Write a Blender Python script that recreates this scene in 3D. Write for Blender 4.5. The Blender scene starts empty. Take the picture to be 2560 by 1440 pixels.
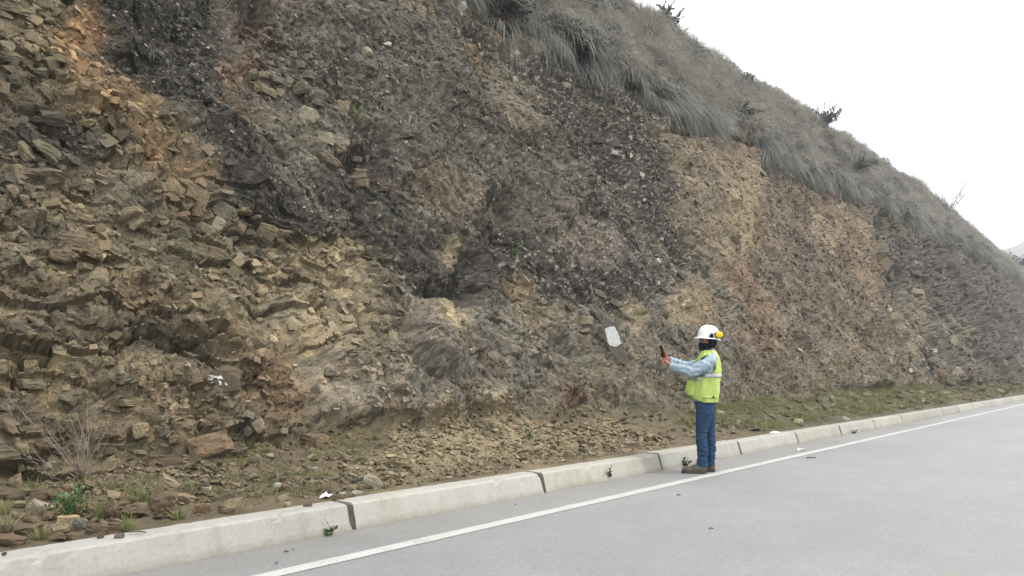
import bpy, bmesh, math, random
import numpy as np
from mathutils import Vector, Matrix, Euler
from mathutils.bvhtree import BVHTree
R = math.radians
SC = bpy.context.scene
COL = SC.collection
random.seed(7)
RNG = np.random.default_rng(11)

# ------------------------------------------------------------------ camera
# road runs along +X, the cut slope lies towards +Y
ALPHA = R(40.1); FPX = 1900.0; CAMZ = 1.2; HY = 938.0
cam_d = bpy.data.cameras.new('camera'); cam = bpy.data.objects.new('camera', cam_d); COL.objects.link(cam)
cam.location = (0, 0, CAMZ)
cam.rotation_euler = (R(90), 0, ALPHA - R(90))
cam_d.sensor_width = 36; cam_d.lens = FPX / 2560 * 36
cam_d.shift_y = (HY - 720) / 2560
cam_d.clip_start = .05; cam_d.clip_end = 6000
SC.camera = cam

# ------------------------------------------------------------------ sky, sun, exposure
SUN_EL, SUN_AZ = R(58), R(-62)          # azimuth of the direction towards the sun, from +X
world = bpy.data.worlds.new('World'); SC.world = world; world.use_nodes = True
wn = world.node_tree; wn.nodes.clear()
wo = wn.nodes.new('ShaderNodeOutputWorld'); bg = wn.nodes.new('ShaderNodeBackground')
sky = wn.nodes.new('ShaderNodeTexSky'); sky.sky_type = 'NISHITA'; sky.sun_disc = False
sky.sun_elevation = SUN_EL; sky.sun_rotation = R(90) - SUN_AZ
sky.air_density = 1.0; sky.dust_density = 3.0
hs = wn.nodes.new('ShaderNodeHueSaturation'); hs.inputs['Saturation'].default_value = .16
mx = wn.nodes.new('ShaderNodeMix'); mx.data_type = 'RGBA'; mx.inputs[0].default_value = .72
mx.inputs[7].default_value = (12.3, 12.55, 12.95, 1)     # unbroken cloud layer over the clear sky
wn.links.new(sky.outputs[0], hs.inputs['Color']); wn.links.new(hs.outputs[0], mx.inputs[6])
wn.links.new(mx.outputs[2], bg.inputs['Color']); bg.inputs['Strength'].default_value = .1
wn.links.new(bg.outputs[0], wo.inputs['Surface'])
sd = bpy.data.lights.new('sun', 'SUN'); sd.energy = 1.5; sd.angle = R(10); sd.color = (1, .965, .91)
so = bpy.data.objects.new('sun', sd); COL.objects.link(so); so.location = (0, -10, 40)
_d = Vector((math.cos(SUN_EL) * math.cos(SUN_AZ), math.cos(SUN_EL) * math.sin(SUN_AZ), math.sin(SUN_EL)))
so.rotation_euler = _d.to_track_quat('Z', 'Y').to_euler()
vs = SC.view_settings; vs.view_transform = 'Standard'; vs.look = 'None'; vs.gamma = 1; vs.use_curve_mapping = False
vs.exposure = 0.98
SC.cycles.use_denoising = True
SC.cycles.max_bounces = 5; SC.cycles.diffuse_bounces = 3; SC.cycles.glossy_bounces = 2
SC.cycles.transparent_max_bounces = 8; SC.cycles.volume_bounces = 1
SC.cycles.caustics_reflective = False; SC.cycles.caustics_refractive = False

# ------------------------------------------------------------------ helpers
def tag(o, label=None, cat=None, group=None, kind=None):
    for k, v in (('label', label), ('category', cat), ('group', group), ('kind', kind)):
        if v: o[k] = v
    return o
def srgb(*c):
    c = [x / 255 for x in c]
    return tuple(x / 12.92 if x < .04045 else ((x + .055) / 1.055) ** 2.4 for x in c)
def np_mesh(name, V, F, cols=None, smooth=False, mat=None):
    """V (n,3); F (m,k) all of one size, or a list of such arrays"""
    me = bpy.data.meshes.new(name)
    Fs = F if isinstance(F, list) else [F]
    nl = sum(f.size for f in Fs); nf = sum(len(f) for f in Fs)
    me.vertices.add(len(V)); me.vertices.foreach_set('co', np.ascontiguousarray(V, dtype=np.float32).ravel())
    me.loops.add(nl); me.loops.foreach_set('vertex_index', np.concatenate([f.ravel() for f in Fs]).astype(np.int32))
    me.polygons.add(nf)
    st = []; o = 0
    for f in Fs:
        st.append(o + np.arange(len(f)) * f.shape[1]); o += f.size
    me.polygons.foreach_set('loop_start', np.concatenate(st).astype(np.int32))
    me.update(calc_edges=True)
    me.polygons.foreach_set('use_smooth', np.full(nf, smooth))
    if cols is not None:
        a = me.color_attributes.new('col', 'FLOAT_COLOR', 'POINT')
        c = np.ones((len(V), 4), np.float32); c[:, :3] = cols; a.data.foreach_set('color', c.ravel())
    if mat: me.materials.append(mat)
    me.validate(clean_customdata=False)
    return me
def link(name, me, parent=None, mat=None):
    o = bpy.data.objects.new(name, me); COL.objects.link(o)
    if parent is not None: o.parent = parent
    if mat: me.materials.append(mat)
    return o
def empty(name, loc=(0, 0, 0), rz=0):
    o = bpy.data.objects.new(name, None); COL.objects.link(o); o.location = loc; o.rotation_euler = (0, 0, rz)
    o.empty_display_size = .2
    return o

# --- noise
def _h(ix, iy, seed):
    n = (ix.astype(np.int64) * 374761393 + iy.astype(np.int64) * 668265263 + seed * 1442695041) & 0xFFFFFFFF
    n = ((n ^ (n >> 13)) * 1274126177) & 0xFFFFFFFF
    n = ((n ^ (n >> 16)) * 2246822519) & 0xFFFFFFFF
    return ((n ^ (n >> 15)) & 0xFFFFFF) / float(0x1000000)
def perlin(x, y, seed=0):
    x0 = np.floor(x); y0 = np.floor(y); fx = x - x0; fy = y - y0
    ux = fx * fx * fx * (fx * (fx * 6 - 15) + 10); uy = fy * fy * fy * (fy * (fy * 6 - 15) + 10)
    def g(i, j):
        a = _h(x0 + i, y0 + j, seed) * (2 * math.pi)
        return np.cos(a) * (fx - i) + np.sin(a) * (fy - j)
    a = g(0, 0); b = g(1, 0); c = g(0, 1); d = g(1, 1)
    return ((a + (b - a) * ux) * (1 - uy) + (c + (d - c) * ux) * uy) * 1.45
def fbm(x, y, lam, octv=4, seed=0, gain=.5, du=None):
    s = 0; a = 1.; t = 0
    for k in range(octv):
        w = a
        if du is not None: w = a * np.clip(lam / (2.2 * du) - .3, 0, 1)
        s = s + w * perlin(x / lam + 17.3 * k, y / lam - 9.1 * k, seed + k); t += a
        a *= gain; lam *= .5
    return s / t * 1.3
def cells(x, y, seed=0):
    """worley: random values of the nearest cell, offset to its point, F1, F2"""
    x0 = np.floor(x); y0 = np.floor(y)
    f1 = np.full(x.shape, 9.); f2 = f1.copy(); cx = x0.copy(); cy = y0.copy(); dx = f1 * 0; dy = f1 * 0
    for i in (-1, 0, 1):
        for j in (-1, 0, 1):
            gx = x0 + i; gy = y0 + j
            ex = x - gx - _h(gx, gy, seed); ey = y - gy - _h(gx, gy, seed + 1)
            d = np.sqrt(ex * ex + ey * ey)
            m = d < f1
            f2 = np.where(m, f1, np.minimum(f2, d)); f1 = np.where(m, d, f1)
            cx = np.where(m, gx, cx); cy = np.where(m, gy, cy); dx = np.where(m, ex, dx); dy = np.where(m, ey, dy)
    return _h(cx, cy, seed + 2), _h(cx, cy, seed + 3), _h(cx, cy, seed + 4), dx, dy, f1, f2
def sstep(a, b, x):
    t = np.clip((x - a) / (b - a), 0, 1); return t * t * (3 - 2 * t)

# --- photograph pixel <-> world
FW = np.array([math.cos(ALPHA), math.sin(ALPHA), 0]); RT = np.array([math.sin(ALPHA), -math.cos(ALPHA), 0])
def ray(x, y):
    d = FW + RT * (x - 1280) / FPX + np.array([0, 0, 1]) * (HY - y) / FPX
    return Vector(d).normalized()
def to_px(P):
    P = np.asarray(P, float); dep = P[..., 0] * FW[0] + P[..., 1] * FW[1]
    r = P[..., 0] * RT[0] + P[..., 1] * RT[1]
    return 1280 + FPX * r / dep, HY - FPX * (P[..., 2] - CAMZ) / dep
def u_at(x, v=9.):
    a = ALPHA - math.atan((x - 1280) / FPX)
    return v / math.tan(a)

# ------------------------------------------------------------------ materials
def nodes(m):
    m.use_nodes = True; nt = m.node_tree; return nt, nt.nodes, nt.links
def new_mat(name, rough=.9, spec=.25):
    m = bpy.data.materials.new(name); nt, N, L = nodes(m)
    b = N['Principled BSDF']; b.inputs['Roughness'].default_value = rough; b.inputs['Specular IOR Level'].default_value = spec
    return m, nt, N, L, b
def noise_tex(N, L, scale, detail=4, rough=.6, vec=None, dist=0):
    n = N.new('ShaderNodeTexNoise'); n.inputs['Scale'].default_value = scale; n.inputs['Detail'].default_value = detail
    n.inputs['Roughness'].default_value = rough; n.inputs['Distortion'].default_value = dist
    if vec is not None: L.new(vec, n.inputs['Vector'])
    return n
def ramp(N, L, src, stops):
    r = N.new('ShaderNodeValToRGB'); e = r.color_ramp.elements
    while len(e) < len(stops): e.new(.5)
    for k, (p, c) in enumerate(stops):
        e[k].position = p; e[k].color = (*c, 1) if len(c) == 3 else c
    L.new(src, r.inputs[0]); return r
def mul(N, L, a, b, fac=1., mode='MULTIPLY'):
    m = N.new('ShaderNodeMix'); m.data_type = 'RGBA'; m.blend_type = mode
    if isinstance(fac, (int, float)): m.inputs[0].default_value = fac
    else: L.new(fac, m.inputs[0])
    for s, i in ((a, 6), (b, 7)):
        if isinstance(s, tuple): m.inputs[i].default_value = (*s[:3], 1)
        else: L.new(s, m.inputs[i])
    return m.outputs[2]
def bump(N, L, b, src, strength=.5, dist=.01):
    k = N.new('ShaderNodeBump'); k.inputs['Strength'].default_value = strength; k.inputs['Distance'].default_value = dist
    L.new(src, k.inputs['Height']); L.new(k.outputs[0], b.inputs['Normal']); return k
def geo_pos(N): return N.new('ShaderNodeNewGeometry').outputs['Position']
def grey(v): return (v, v, v)

def rock_mat(name, source):
    m, nt, N, L, b = new_mat(name, .92, .15)
    if source == 'attr':
        a = N.new('ShaderNodeAttribute'); a.attribute_name = 'col'; base = a.outputs['Color']; vec = geo_pos(N)
    else:
        a = N.new('ShaderNodeObjectInfo'); base = a.outputs['Color']; vec = geo_pos(N)
    n1 = noise_tex(N, L, 9, 6, .7, vec); n2 = noise_tex(N, L, 60, 5, .75, vec)
    r1 = ramp(N, L, n1.outputs['Fac'], [(.3, (.74, .73, .72)), (.55, (1, 1, 1)), (.75, (1.22, 1.18, 1.1))])
    r2 = ramp(N, L, n2.outputs['Fac'], [(.3, (.62, .62, .63)), (.52, (1, 1, 1)), (.72, (1.42, 1.38, 1.3))])
    c = mul(N, L, base, r1.outputs[0]); c = mul(N, L, c, r2.outputs[0])
    L.new(c, b.inputs['Base Color']); bump(N, L, b, n2.outputs['Fac'], .9, .02)
    return m
M_ROCK = rock_mat('rock_face_rock', 'attr')
M_STONE = rock_mat('stone_rock', 'obj')

# tube, ball and joining helpers
def loft(path, n=16, cap=True):
    """path: (centre, radius a, radius b, side vector) rings; an oval tube"""
    V, F = [], []
    for c, ra, rb, s in path: 
        c = Vector(c); i = len(V)
    cs = [Vector(p[0]) for p in path]
    for k, (c, ra, rb, s) in enumerate(path):
        t = (cs[min(k + 1, len(cs) - 1)] - cs[max(k - 1, 0)]).normalized(); s = Vector(s); s = (s - t * s.dot(t)).normalized(); q = t.cross(s)
        for j in range(n):
            a = 2 * math.pi * j / n; V.append(cs[k] + s * (ra * math.cos(a)) + q * (rb * math.sin(a)))
    m = len(path)
    for k in range(m - 1):
        for j in range(n):
            F.append((k * n + j, k * n + (j + 1) % n, (k + 1) * n + (j + 1) % n, (k + 1) * n + j))
    if cap: F.append(tuple(range(n - 1, -1, -1))); F.append(tuple((m - 1) * n + j for j in range(n)))
    return V, F
def smooth_path(pts, k=4):
    """catmull-rom through (x,y,z,ra,rb) rows"""
    P_ = [np.array(p, float) for p in pts]; out = []
    for i in range(len(P_) - 1):
        p0 = P_[max(i - 1, 0)]; p1 = P_[i]; p2 = P_[i + 1]; p3 = P_[min(i + 2, len(P_) - 1)]
        for s in range(k):
            t = s / k; out.append(.5 * ((2 * p1) + (-p0 + p2) * t + (2 * p0 - 5 * p1 + 4 * p2 - p3) * t * t + (-p0 + 3 * p1 - 3 * p2 + p3) * t ** 3))
    out.append(P_[-1]); return out
def tube(pts, side=(0, 1, 0), n=14, k=4): return loft([(p[:3], p[3], p[4] if len(p) > 4 else p[3], side) for p in smooth_path(pts, k)], n)
def ball(c, r, seg=16, rot=None):
    bm = bmesh.new(); bmesh.ops.create_uvsphere(bm, u_segments=seg, v_segments=seg // 2 + 2, radius=1)
    M = Matrix.Translation(c) @ (rot.to_matrix().to_4x4() if rot else Matrix()) @ Matrix.Diagonal((*r, 1)); bm.transform(M)
    V = [v.co.copy() for v in bm.verts]; F = [tuple(v.index for v in f.verts) for f in bm.faces]; bm.free(); return V, F
def join(parts):
    V, F = [], []
    for v, f in parts:
        o = len(V); V += list(v); F += [tuple(i + o for i in g) for g in f]
    return V, F
def raw(name, vf, mat=None, smooth=True):
    me = bpy.data.meshes.new(name); me.from_pydata([tuple(v) for v in vf[0]], [], vf[1]); me.validate(); me.update()
    me.polygons.foreach_set('use_smooth', [smooth] * len(me.polygons))
    if mat: me.materials.append(mat)
    return me
# ------------------------------------------------------------------ terrain sheet: verge, rock face, grassy slope
U_C = np.array([-40, 12, 22, 34, 40, 47, 57, 74, 94, 130, 260]); T_C = np.array([.70, .728, .731, .756, .79, .84, .83, .93, .94, .95, .95])
U_S = np.array([-40, 20, 27, 35, 46, 65, 79, 103, 150, 260]); T_S = np.array([.93, .93, .943, .96, 1.005, 1.04, 1.075, 1.055, 1.04, 1.0])
def xsec(u):
    """control points (v, z, row count) of the cross-section at u"""
    tc = np.interp(u, U_C, T_C); ts = np.interp(u, U_S, T_S) - .018
    f = sstep(8, 22, u); g = sstep(2, 7, u) * (1 - sstep(9, 15, u))
    vf = 6.75 + .5 * f + .15 * g; zf = .36 + .28 * f + .2 * g
    zc = CAMZ + tc * 12; zs = CAMZ + ts * 16.6
    o = np.ones_like(u)
    return [(5.0 * o, .185 * o), (5.5 * o, .22 * o + .05 * f), (vf, zf), (7.95 * o + .35 * f + .1 * g, 2.3 * o + .1 * f), (12.0 * o, zc), (13.0 * o, zc + 1.55 + (zs - zc - 6.9) * .1),
            (16.6 * o, zs), (21 * o, zs + 3.0), (30 * o, zs + 5), (60 * o, zs + 2)]
ROWS = [12, 92, 96, 385, 16, 44, 12, 6, 4]
IMX = np.concatenate([np.linspace(-130, 2640, 960)])
UC = np.array([u_at(x) for x in IMX if ALPHA - math.atan((x - 1280) / FPX) > R(3.2)])
UC = np.concatenate([np.linspace(-14, UC[0] - .25, 60), UC, UC[-1] * np.array([1.06, 1.15, 1.25])])
NU = len(UC)
DU = np.gradient(UC)
cp = xsec(UC)
Vv, Zz, T = [], [], []
for k, n in enumerate(ROWS):
    for i in range(n):
        s = i / n
        Vv.append(cp[k][0] * (1 - s) + cp[k + 1][0] * s); Zz.append(cp[k][1] * (1 - s) + cp[k + 1][1] * s)
Vv.append(cp[-1][0]); Zz.append(cp[-1][1])
Vv = np.array(Vv); Zz = np.array(Zz)
# round the corners of the profile a little (not at the crest)
RB = np.cumsum([0] + ROWS)           # row index of each control point
K = 14
for r0 in (RB[2], RB[3], RB[6]):
    a = Vv.copy(); b = Zz.copy()
    for r in range(max(1, r0 - K), r0 + K):
        if r + 7 >= len(Vv): break
        Vv[r] = a[r - 7:r + 8].mean(0) if r >= 7 else a[r]; Zz[r] = b[r - 7:r + 8].mean(0) if r >= 7 else b[r]
NR = len(Vv)
UU = np.broadcast_to(UC, (NR, NU)).copy(); DUU = np.broadcast_to(DU, (NR, NU))
dq = np.sqrt(np.diff(Vv, axis=0) ** 2 + np.diff(Zz, axis=0) ** 2)
QQ = np.zeros((NR, NU)); QQ[1:] = np.cumsum(dq, 0)
row = np.arange(NR)[:, None] * np.ones((1, NU))
BX, BY = to_px(np.stack([UU, Vv, Zz], -1))       # where the undisplaced sheet lies in the photograph
vis = (BX > -200) & (BX < 2800) & (row <= RB[5]) & (UU * FW[0] + Vv * FW[1] > 1)
_iy, _ix = np.nonzero(vis); _step = slice(None, None, 7); _iy = _iy[_step]; _ix = _ix[_step]
_bx = BX[_iy, _ix]; _by = BY[_iy, _ix]; _u = UU[_iy, _ix]; _q = QQ[_iy, _ix]
def surf(x, y):
    """photograph pixel -> (u, q), metres on the slope"""
    k = np.argmin((_bx - x) ** 2 + (_by - y) ** 2); return _u[k], _q[k]
def region(px, soft=.25, warp=.35):
    """soft mask of a patch of ground, laid out in metres on the slope"""
    P = np.array([surf(*p) for p in px]); n = len(P)
    x = UU + warp * WU; y = QQ + warp * WQ
    inside = np.zeros(UU.shape, bool); dist = np.full(UU.shape, 1e9)
    for i in range(n):
        ax, ay = P[i]; bx, by = P[(i + 1) % n]
        c = ((ay > y) != (by > y)) & (x < (bx - ax) * (y - ay) / (by - ay + 1e-9) + ax); inside ^= c
        ex, ey = bx - ax, by - ay; t = np.clip(((x - ax) * ex + (y - ay) * ey) / (ex * ex + ey * ey + 1e-9), 0, 1)
        dist = np.minimum(dist, np.hypot(x - ax - t * ex, y - ay - t * ey))
    sc = np.clip(UU / 15, 1, 6)
    return sstep(-soft * sc, soft * sc, np.where(inside, dist, -dist))
WU = fbm(UU, QQ, 1.3, 4, 3); WQ = fbm(UU, QQ, 1.3, 4, 33)
def ell(x, y, rx, ry, ang=0, **k):
    a = R(ang); return region([(x + rx * math.cos(t) * math.cos(a) - ry * math.sin(t) * math.sin(a), y + rx * math.cos(t) * math.sin(a) + ry * math.sin(t) * math.cos(a)) for t in np.linspace(0, 2 * math.pi, 11)[:-1]], **k)

# --- which kind of ground is where
face = sstep(RB[2] - 8, RB[2] + 12, row) * (1 - sstep(RB[4] - 6, RB[4] + 6, row))
verge = 1 - sstep(RB[2] - 4, RB[2] + 14, row)
mLEFT = region([(-400, -300), (250, -300), (250, 120), (380, 300), (560, 420), (900, 600), (1000, 760), (980, 1150), (-400, 1300)], .5)
mDARK1 = region([(240, -200), (560, -200), (560, 190), (540, 250), (700, 420), (880, 600), (600, 560), (460, 330), (360, 240), (240, 120)])
mDARK2 = region([(1130, 60), (1400, 110), (1640, 280), (1665, 450), (1740, 640), (1700, 720), (1560, 800), (1380, 730), (1260, 740), (1240, 560), (1400, 600), (1480, 470), (1360, 300)], .15, .2)
mDARK3 = region([(880, 590), (1010, 560), (1260, 600), (1290, 730), (1080, 740), (960, 690), (900, 640)], .3)
mDARK4 = region([(760, 380), (900, 300), (960, 330), (1020, 520), (1000, 620), (880, 580)], .3)
mBAND = region([(560, -60), (900, 40), (1120, 20), (1400, 150), (1640, 290), (1735, 640), (1700, 720), (1300, 760), (1000, 740), (880, 600), (700, 430), (560, 250)], .6, .7)
mTAN1 = region([(610, 650), (860, 600), (910, 650), (930, 760), (900, 900), (740, 940), (600, 860)], .2)
mTAN2 = region([(1668, 345), (1700, 330), (1880, 380), (1920, 470), (1910, 680), (1860, 780), (1770, 660), (1700, 560)], .35, .45)
mTAN3 = region([(1650, 760), (1740, 690), (1800, 760), (1760, 830), (1660, 810)], .15, .1)
mOCH = region([(120, 30), (240, 20), (240, 160), (370, 240), (420, 380), (520, 460), (430, 470), (300, 330), (180, 240)], .3)
mGREYR = region([(2180, 560), (2440, 600), (2700, 700), (2700, 900), (2300, 930), (2230, 700)], .3)
mBRNR = region([(1900, 420), (2080, 450), (2200, 700), (2230, 930), (1850, 1020), (1830, 800), (1900, 700)], .3)
mFOOT = region([(930, 1190), (1000, 1100), (1060, 1060), (1180, 1040), (1240, 1010), (1340, 1060), (1450, 1080), (1560, 1070), (1650, 1090), (1680, 1120), (1300, 1200), (960, 1240)], .35, .6)
mCREST = sstep(RB[4] - 26, RB[4] - 4, row + 10 * WU) * (1 - sstep(RB[5], RB[5] + 4, row))
gm = np.clip(1 - mLEFT, 0, 1)                       # gravelly, weathered
mRIGHT = sstep(20, 40, UU)

SAT = .68
def C(*c):
    a = np.array(srgb(*c)); l = a @ np.array([.3, .5, .2]); return (l + (a - l) * SAT) * np.array([1.20, 1.17, 1.05])
col = np.ones(UU.shape + (3,)) * C(116, 105, 89)
def paint(mask, c, k=1.):
    global col
    m = (np.clip(mask, 0, 1) * k)[..., None]; col = col * (1 - m) + C(*c) * m
paint(mLEFT, (124, 110, 84), .9)
paint(sstep(-.15, .35, fbm(UU, QQ, 2.2, 4, 61)) * mLEFT, (102, 96, 82), .6)
paint(gm * (1 - mRIGHT), (118, 111, 102), .8)
paint(sstep(-.1, .4, fbm(UU, QQ, 1.6, 4, 62)), (128, 112, 92), .5)
paint(sstep(.1, .5, fbm(UU + .5 * QQ, QQ * .4, 1.1, 4, 63)), (96, 92, 87), .4)
paint(mOCH, (158, 128, 84), .85); paint(ell(215, 80, 35, 60), (176, 124, 66), .8); paint(ell(330, 210, 35, 50), (128, 98, 62), .7)
paint(ell(110, 330, 110, 60, 15), (78, 77, 74), .7)
paint(mDARK1, (62, 60, 59), .9); paint(mDARK4, (60, 58, 56), .75)
paint(mDARK3, (60, 58, 55), .8); paint(mDARK2, (70, 67, 65), .85)
paint(ell(650, 85, 45, 60), (124, 78, 54), .85); paint(ell(620, 175, 56, 26, -10), (150, 92, 56), .8); paint(ell(625, 262, 66, 30, 5), (152, 94, 58), .85)
paint(ell(640, 40, 40, 30), (70, 62, 60), .8)
paint(mBAND, (78, 74, 70), .55)
paint(mTAN1, (150, 134, 104), .85); paint(mTAN2, (130, 113, 91), .9); paint(ell(1850, 560, 42, 150, -3, warp=.6), (148, 127, 96), .75); paint(ell(1745, 470, 40, 120, 5), (120, 106, 92), .5); paint(mTAN3, (158, 136, 100), .85)
paint(ell(1790, 340, 120, 26, 14, soft=.15), (104, 76, 62), .85)
paint(mBRNR, (114, 99, 85), .85); paint(ell(2080, 560, 60, 90), (146, 124, 100), .6)
paint(mGREYR, (96, 91, 87), .85)
paint(np.exp(-((row - (RB[4] - 34)) / 26.) ** 2) * sstep(26, 34, UU) * sstep(-.2, .2, fbm(UU, QQ, 3, 3, 75)), (66, 62, 60), .75)
paint(gm * sstep(12, 18, UU) * sstep(.02, .4, fbm(UU + .25 * QQ, QQ * .16, .9, 4, 76, du=DUU)), (86, 78, 70), .55)
paint(gm * sstep(12, 18, UU) * sstep(.1, .5, fbm(UU + .25 * QQ + 40, QQ * .16, .7, 4, 77, du=DUU)), (152, 132, 106), .4)
paint(ell(2150, 640, 25, 120, -8), (150, 126, 98), .6); paint(ell(2290, 800, 30, 90, 5), (148, 134, 108), .6); paint(ell(2390, 840, 30, 40), (150, 138, 112), .6)
paint(ell(1880, 760, 50, 160, -25), (140, 106, 80), .45)
for (x, y, rx, ry, a, c, k) in (
    (1010, 770, 60, 40, 30, (142, 130, 120), .8), (1080, 880, 45, 110, 15, (140, 128, 116), .7), (870, 970, 110, 75, 20, (150, 136, 120), .85),
    (1120, 810, 45, 40, 0, (176, 156, 112), .9), (1130, 605, 18, 20, 0, (182, 164, 124), .95), (1310, 700, 26, 26, 20, (170, 146, 104), .8),
    (480, 540, 60, 60, 30, (140, 122, 96), .6), (330, 470, 70, 60, 0, (126, 116, 102), .7), (800, 400, 45, 30, 20, (146, 136, 122), .8),
    (680, 930, 55, 80, 0, (124, 92, 68), .7), (350, 780, 60, 50, 0, (132, 102, 72), .5), (160, 690, 140, 40, 0, (146, 124, 86), .5),
    (1440, 1040, 60, 60, 15, (112, 82, 62), .8), (1330, 1010, 70, 40, 0, (96, 90, 76), .5), (1280, 1080, 60, 30, 0, (168, 146, 104), .7),
    (1200, 930, 40, 60, 0, (88, 74, 60), .6), (1300, 240, 70, 110, -35, (134, 122, 104), .55), (1180, 130, 60, 16, 55, (140, 112, 74), .7),
    (1040, 20, 45, 20, 20, (134, 112, 88), .7), (1240, 60, 110, 14, 32, (158, 144, 120), .8), (1620, 650, 60, 60, 0, (96, 92, 90), .5),
    (1120, 480, 110, 60, 15, (128, 110, 90), .6), (1480, 600, 90, 60, 30, (136, 124, 112), .6), (740, 300, 130, 50, 20, (118, 110, 94), .7),
    (1350, 780, 45, 70, 10, (140, 122, 92), .6), (1590, 800, 18, 45, 0, (156, 136, 98), .7), (70, 960, 60, 50, 0, (146, 124, 88), .5),
    (420, 880, 160, 50, 5, (98, 92, 78), .6), (2130, 1000, 90, 20, -8, (96, 84, 72), .5), (380, 1010, 140, 30, 5, (140, 120, 90), .6)):
    paint(ell(x, y, rx, ry, a), c, k)
vcol = np.ones_like(col) * C(124, 108, 84)
vcol = vcol * (1 - sstep(9, 16, UU)[..., None]) + C(108, 103, 80) * sstep(9, 16, UU)[..., None]
_m = sstep(-.2, .4, fbm(UU, QQ, .8, 4, 71))[..., None] * .5; vcol = vcol * (1 - _m) + C(84, 80, 62) * _m
col = col * (1 - verge[..., None]) + vcol * verge[..., None]
paint(mFOOT * (row < RB[3]) * sstep(-.55, .05, fbm(UU, QQ, .5, 4, 73)), (164, 147, 114), .8)
paint(sstep(.0, .4, 1 - np.abs(row - 14) / 14 + .3 * fbm(UU, QQ, .3, 3, 72)) * (UU < 12), (120, 106, 84), .5)
paint(mCREST, (82, 68, 58), .75)
paint(row > RB[5] - 4, (66, 60, 50), .9)

# --- relief
def cell_relief(th, lx, ly, seed, amp, tilt, wx=0., wy=0.):
    c, s = math.cos(R(th)), math.sin(R(th))
    a = (UU * c + QQ * s + wx) / lx; b = (-UU * s + QQ * c + wy) / ly
    r1, r2, r3, dx, dy, f1, f2 = cells(a, b, seed)
    h = (r1 - .5) * 2 + tilt * ((r2 - .5) * 2 * dx + (r3 - .15) * 1.6 * dy)
    h = h - .55 * (1 - sstep(0, .10, f2 - f1))
    fade = np.clip(lx / (2.0 * DUU) - .35, 0, 1)
    return h * amp * fade, r2, r3
wx = .10 * WU; wy = .10 * WQ
low = fbm(UU, QQ, .9, 3, 12)
bx = UU + .0; 
far = sstep(22, 60, UU)
rid = 1 - np.abs(fbm(UU * .8 + .35 * QQ, QQ, 1.5, 4, 7, du=DUU)) * 2.4
hm = .40 * fbm(UU, QQ, 5.5, 3, 1) + .32 * fbm(UU, QQ, 1.9, 5, 2, du=DUU) + .09 * fbm(UU, QQ, .7, 3, 251, du=DUU) + .06 * rid * (.5 + .5 * gm) + far * (.5 * fbm(UU, QQ * 1.2, 7, 4, 201, gain=.6, du=DUU) + .35 * cell_relief(-50, 2.6, 1.2, 211, 1., 1.2)[0] + .16 * cell_relief(-50, 1.1, .5, 221, 1., 1.2)[0])
# gullies running down the face, leaning to the right
gx_ = UU * math.cos(R(30)) + QQ * math.sin(R(30)); gy_ = -UU * math.sin(R(30)) + QQ * math.cos(R(30))
gul = fbm(gx_, gy_ * .22, .9, 4, 5, du=DUU) * .16 * (.35 + .65 * gm)
tiltb = QQ + .10 * UU + .25 * WQ; sw = 1 - np.mod(tiltb / .42 + .8 * low, 1.)
tiltm = (UU * math.sin(R(52)) + QQ * math.cos(R(52))) + .2 * WQ; sw2 = 1 - np.mod(tiltm / .34 + .8 * low, 1.)
led = (sw * .10 + (1 - np.mod(tiltb / .15 + 1.7 * low, 1.)) * .035) * sstep(-.25, .3, fbm(UU, QQ, 1.4, 2, 9)) * (1 - gm)
led2 = (sw2 * .07) * sstep(-.1, .4, fbm(UU, QQ, 1.8, 2, 19)) * gm
L1, c1, _ = cell_relief(-6, .58, .36, 101, .105, 1.3, wx, wy); L2, c2, _ = cell_relief(-12, .22, .14, 111, .045, 1.3, wx, wy)
L3, c3, _ = cell_relief(-4, .09, .065, 121, .015, 1.2, wx * .5, wy * .5)
G1, d1, _ = cell_relief(-48, .46, .30, 131, .05, 1.3, wx, wy); G2, d2, _ = cell_relief(-44, .16, .11, 141, .024, 1.2, wx, wy)
G3, d3, e3 = cell_relief(-40, .058, .046, 151, .009, 1.2)
patch = .35 + .65 * sstep(-.25, .25, fbm(UU, QQ, 1.1, 3, 21))
smooth_ = np.clip(1. * mTAN2 + .6 * mTAN1 + .5 * mTAN3 + .4 * mBRNR + .3 * mDARK2, 0, 1)
rough_ = np.clip(sstep(40, 70, UU), 0, 1)
soil_ = 1 - .72 * sstep(-.05, .3, fbm(UU, QQ, 1.5, 3, 261))
rel = (1 - gm) * (L1 * patch * (.4 + .6 * soil_) + L2 * (.1 + .9 * patch ** 2) * soil_ + L3 * (.5 + .5 * soil_) + .03 * fbm(UU, QQ, .5, 5, 262, gain=.6, du=DUU)) + gm * (G1 * (patch + .8 * rough_) + G2 * (.6 + .5 * patch + rough_) + G3)
rel = rel * (1 - .45 * smooth_) * 1.12 + gul * .5 + gm * sstep(12, 20, UU) * .13 * fbm(UU + .25 * QQ, QQ * .2, .9, 3, 76, du=DUU) + led * 1.1 + led2 * .7 + .014 * fbm(UU, QQ, .16, 3, 41, du=DUU)
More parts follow.
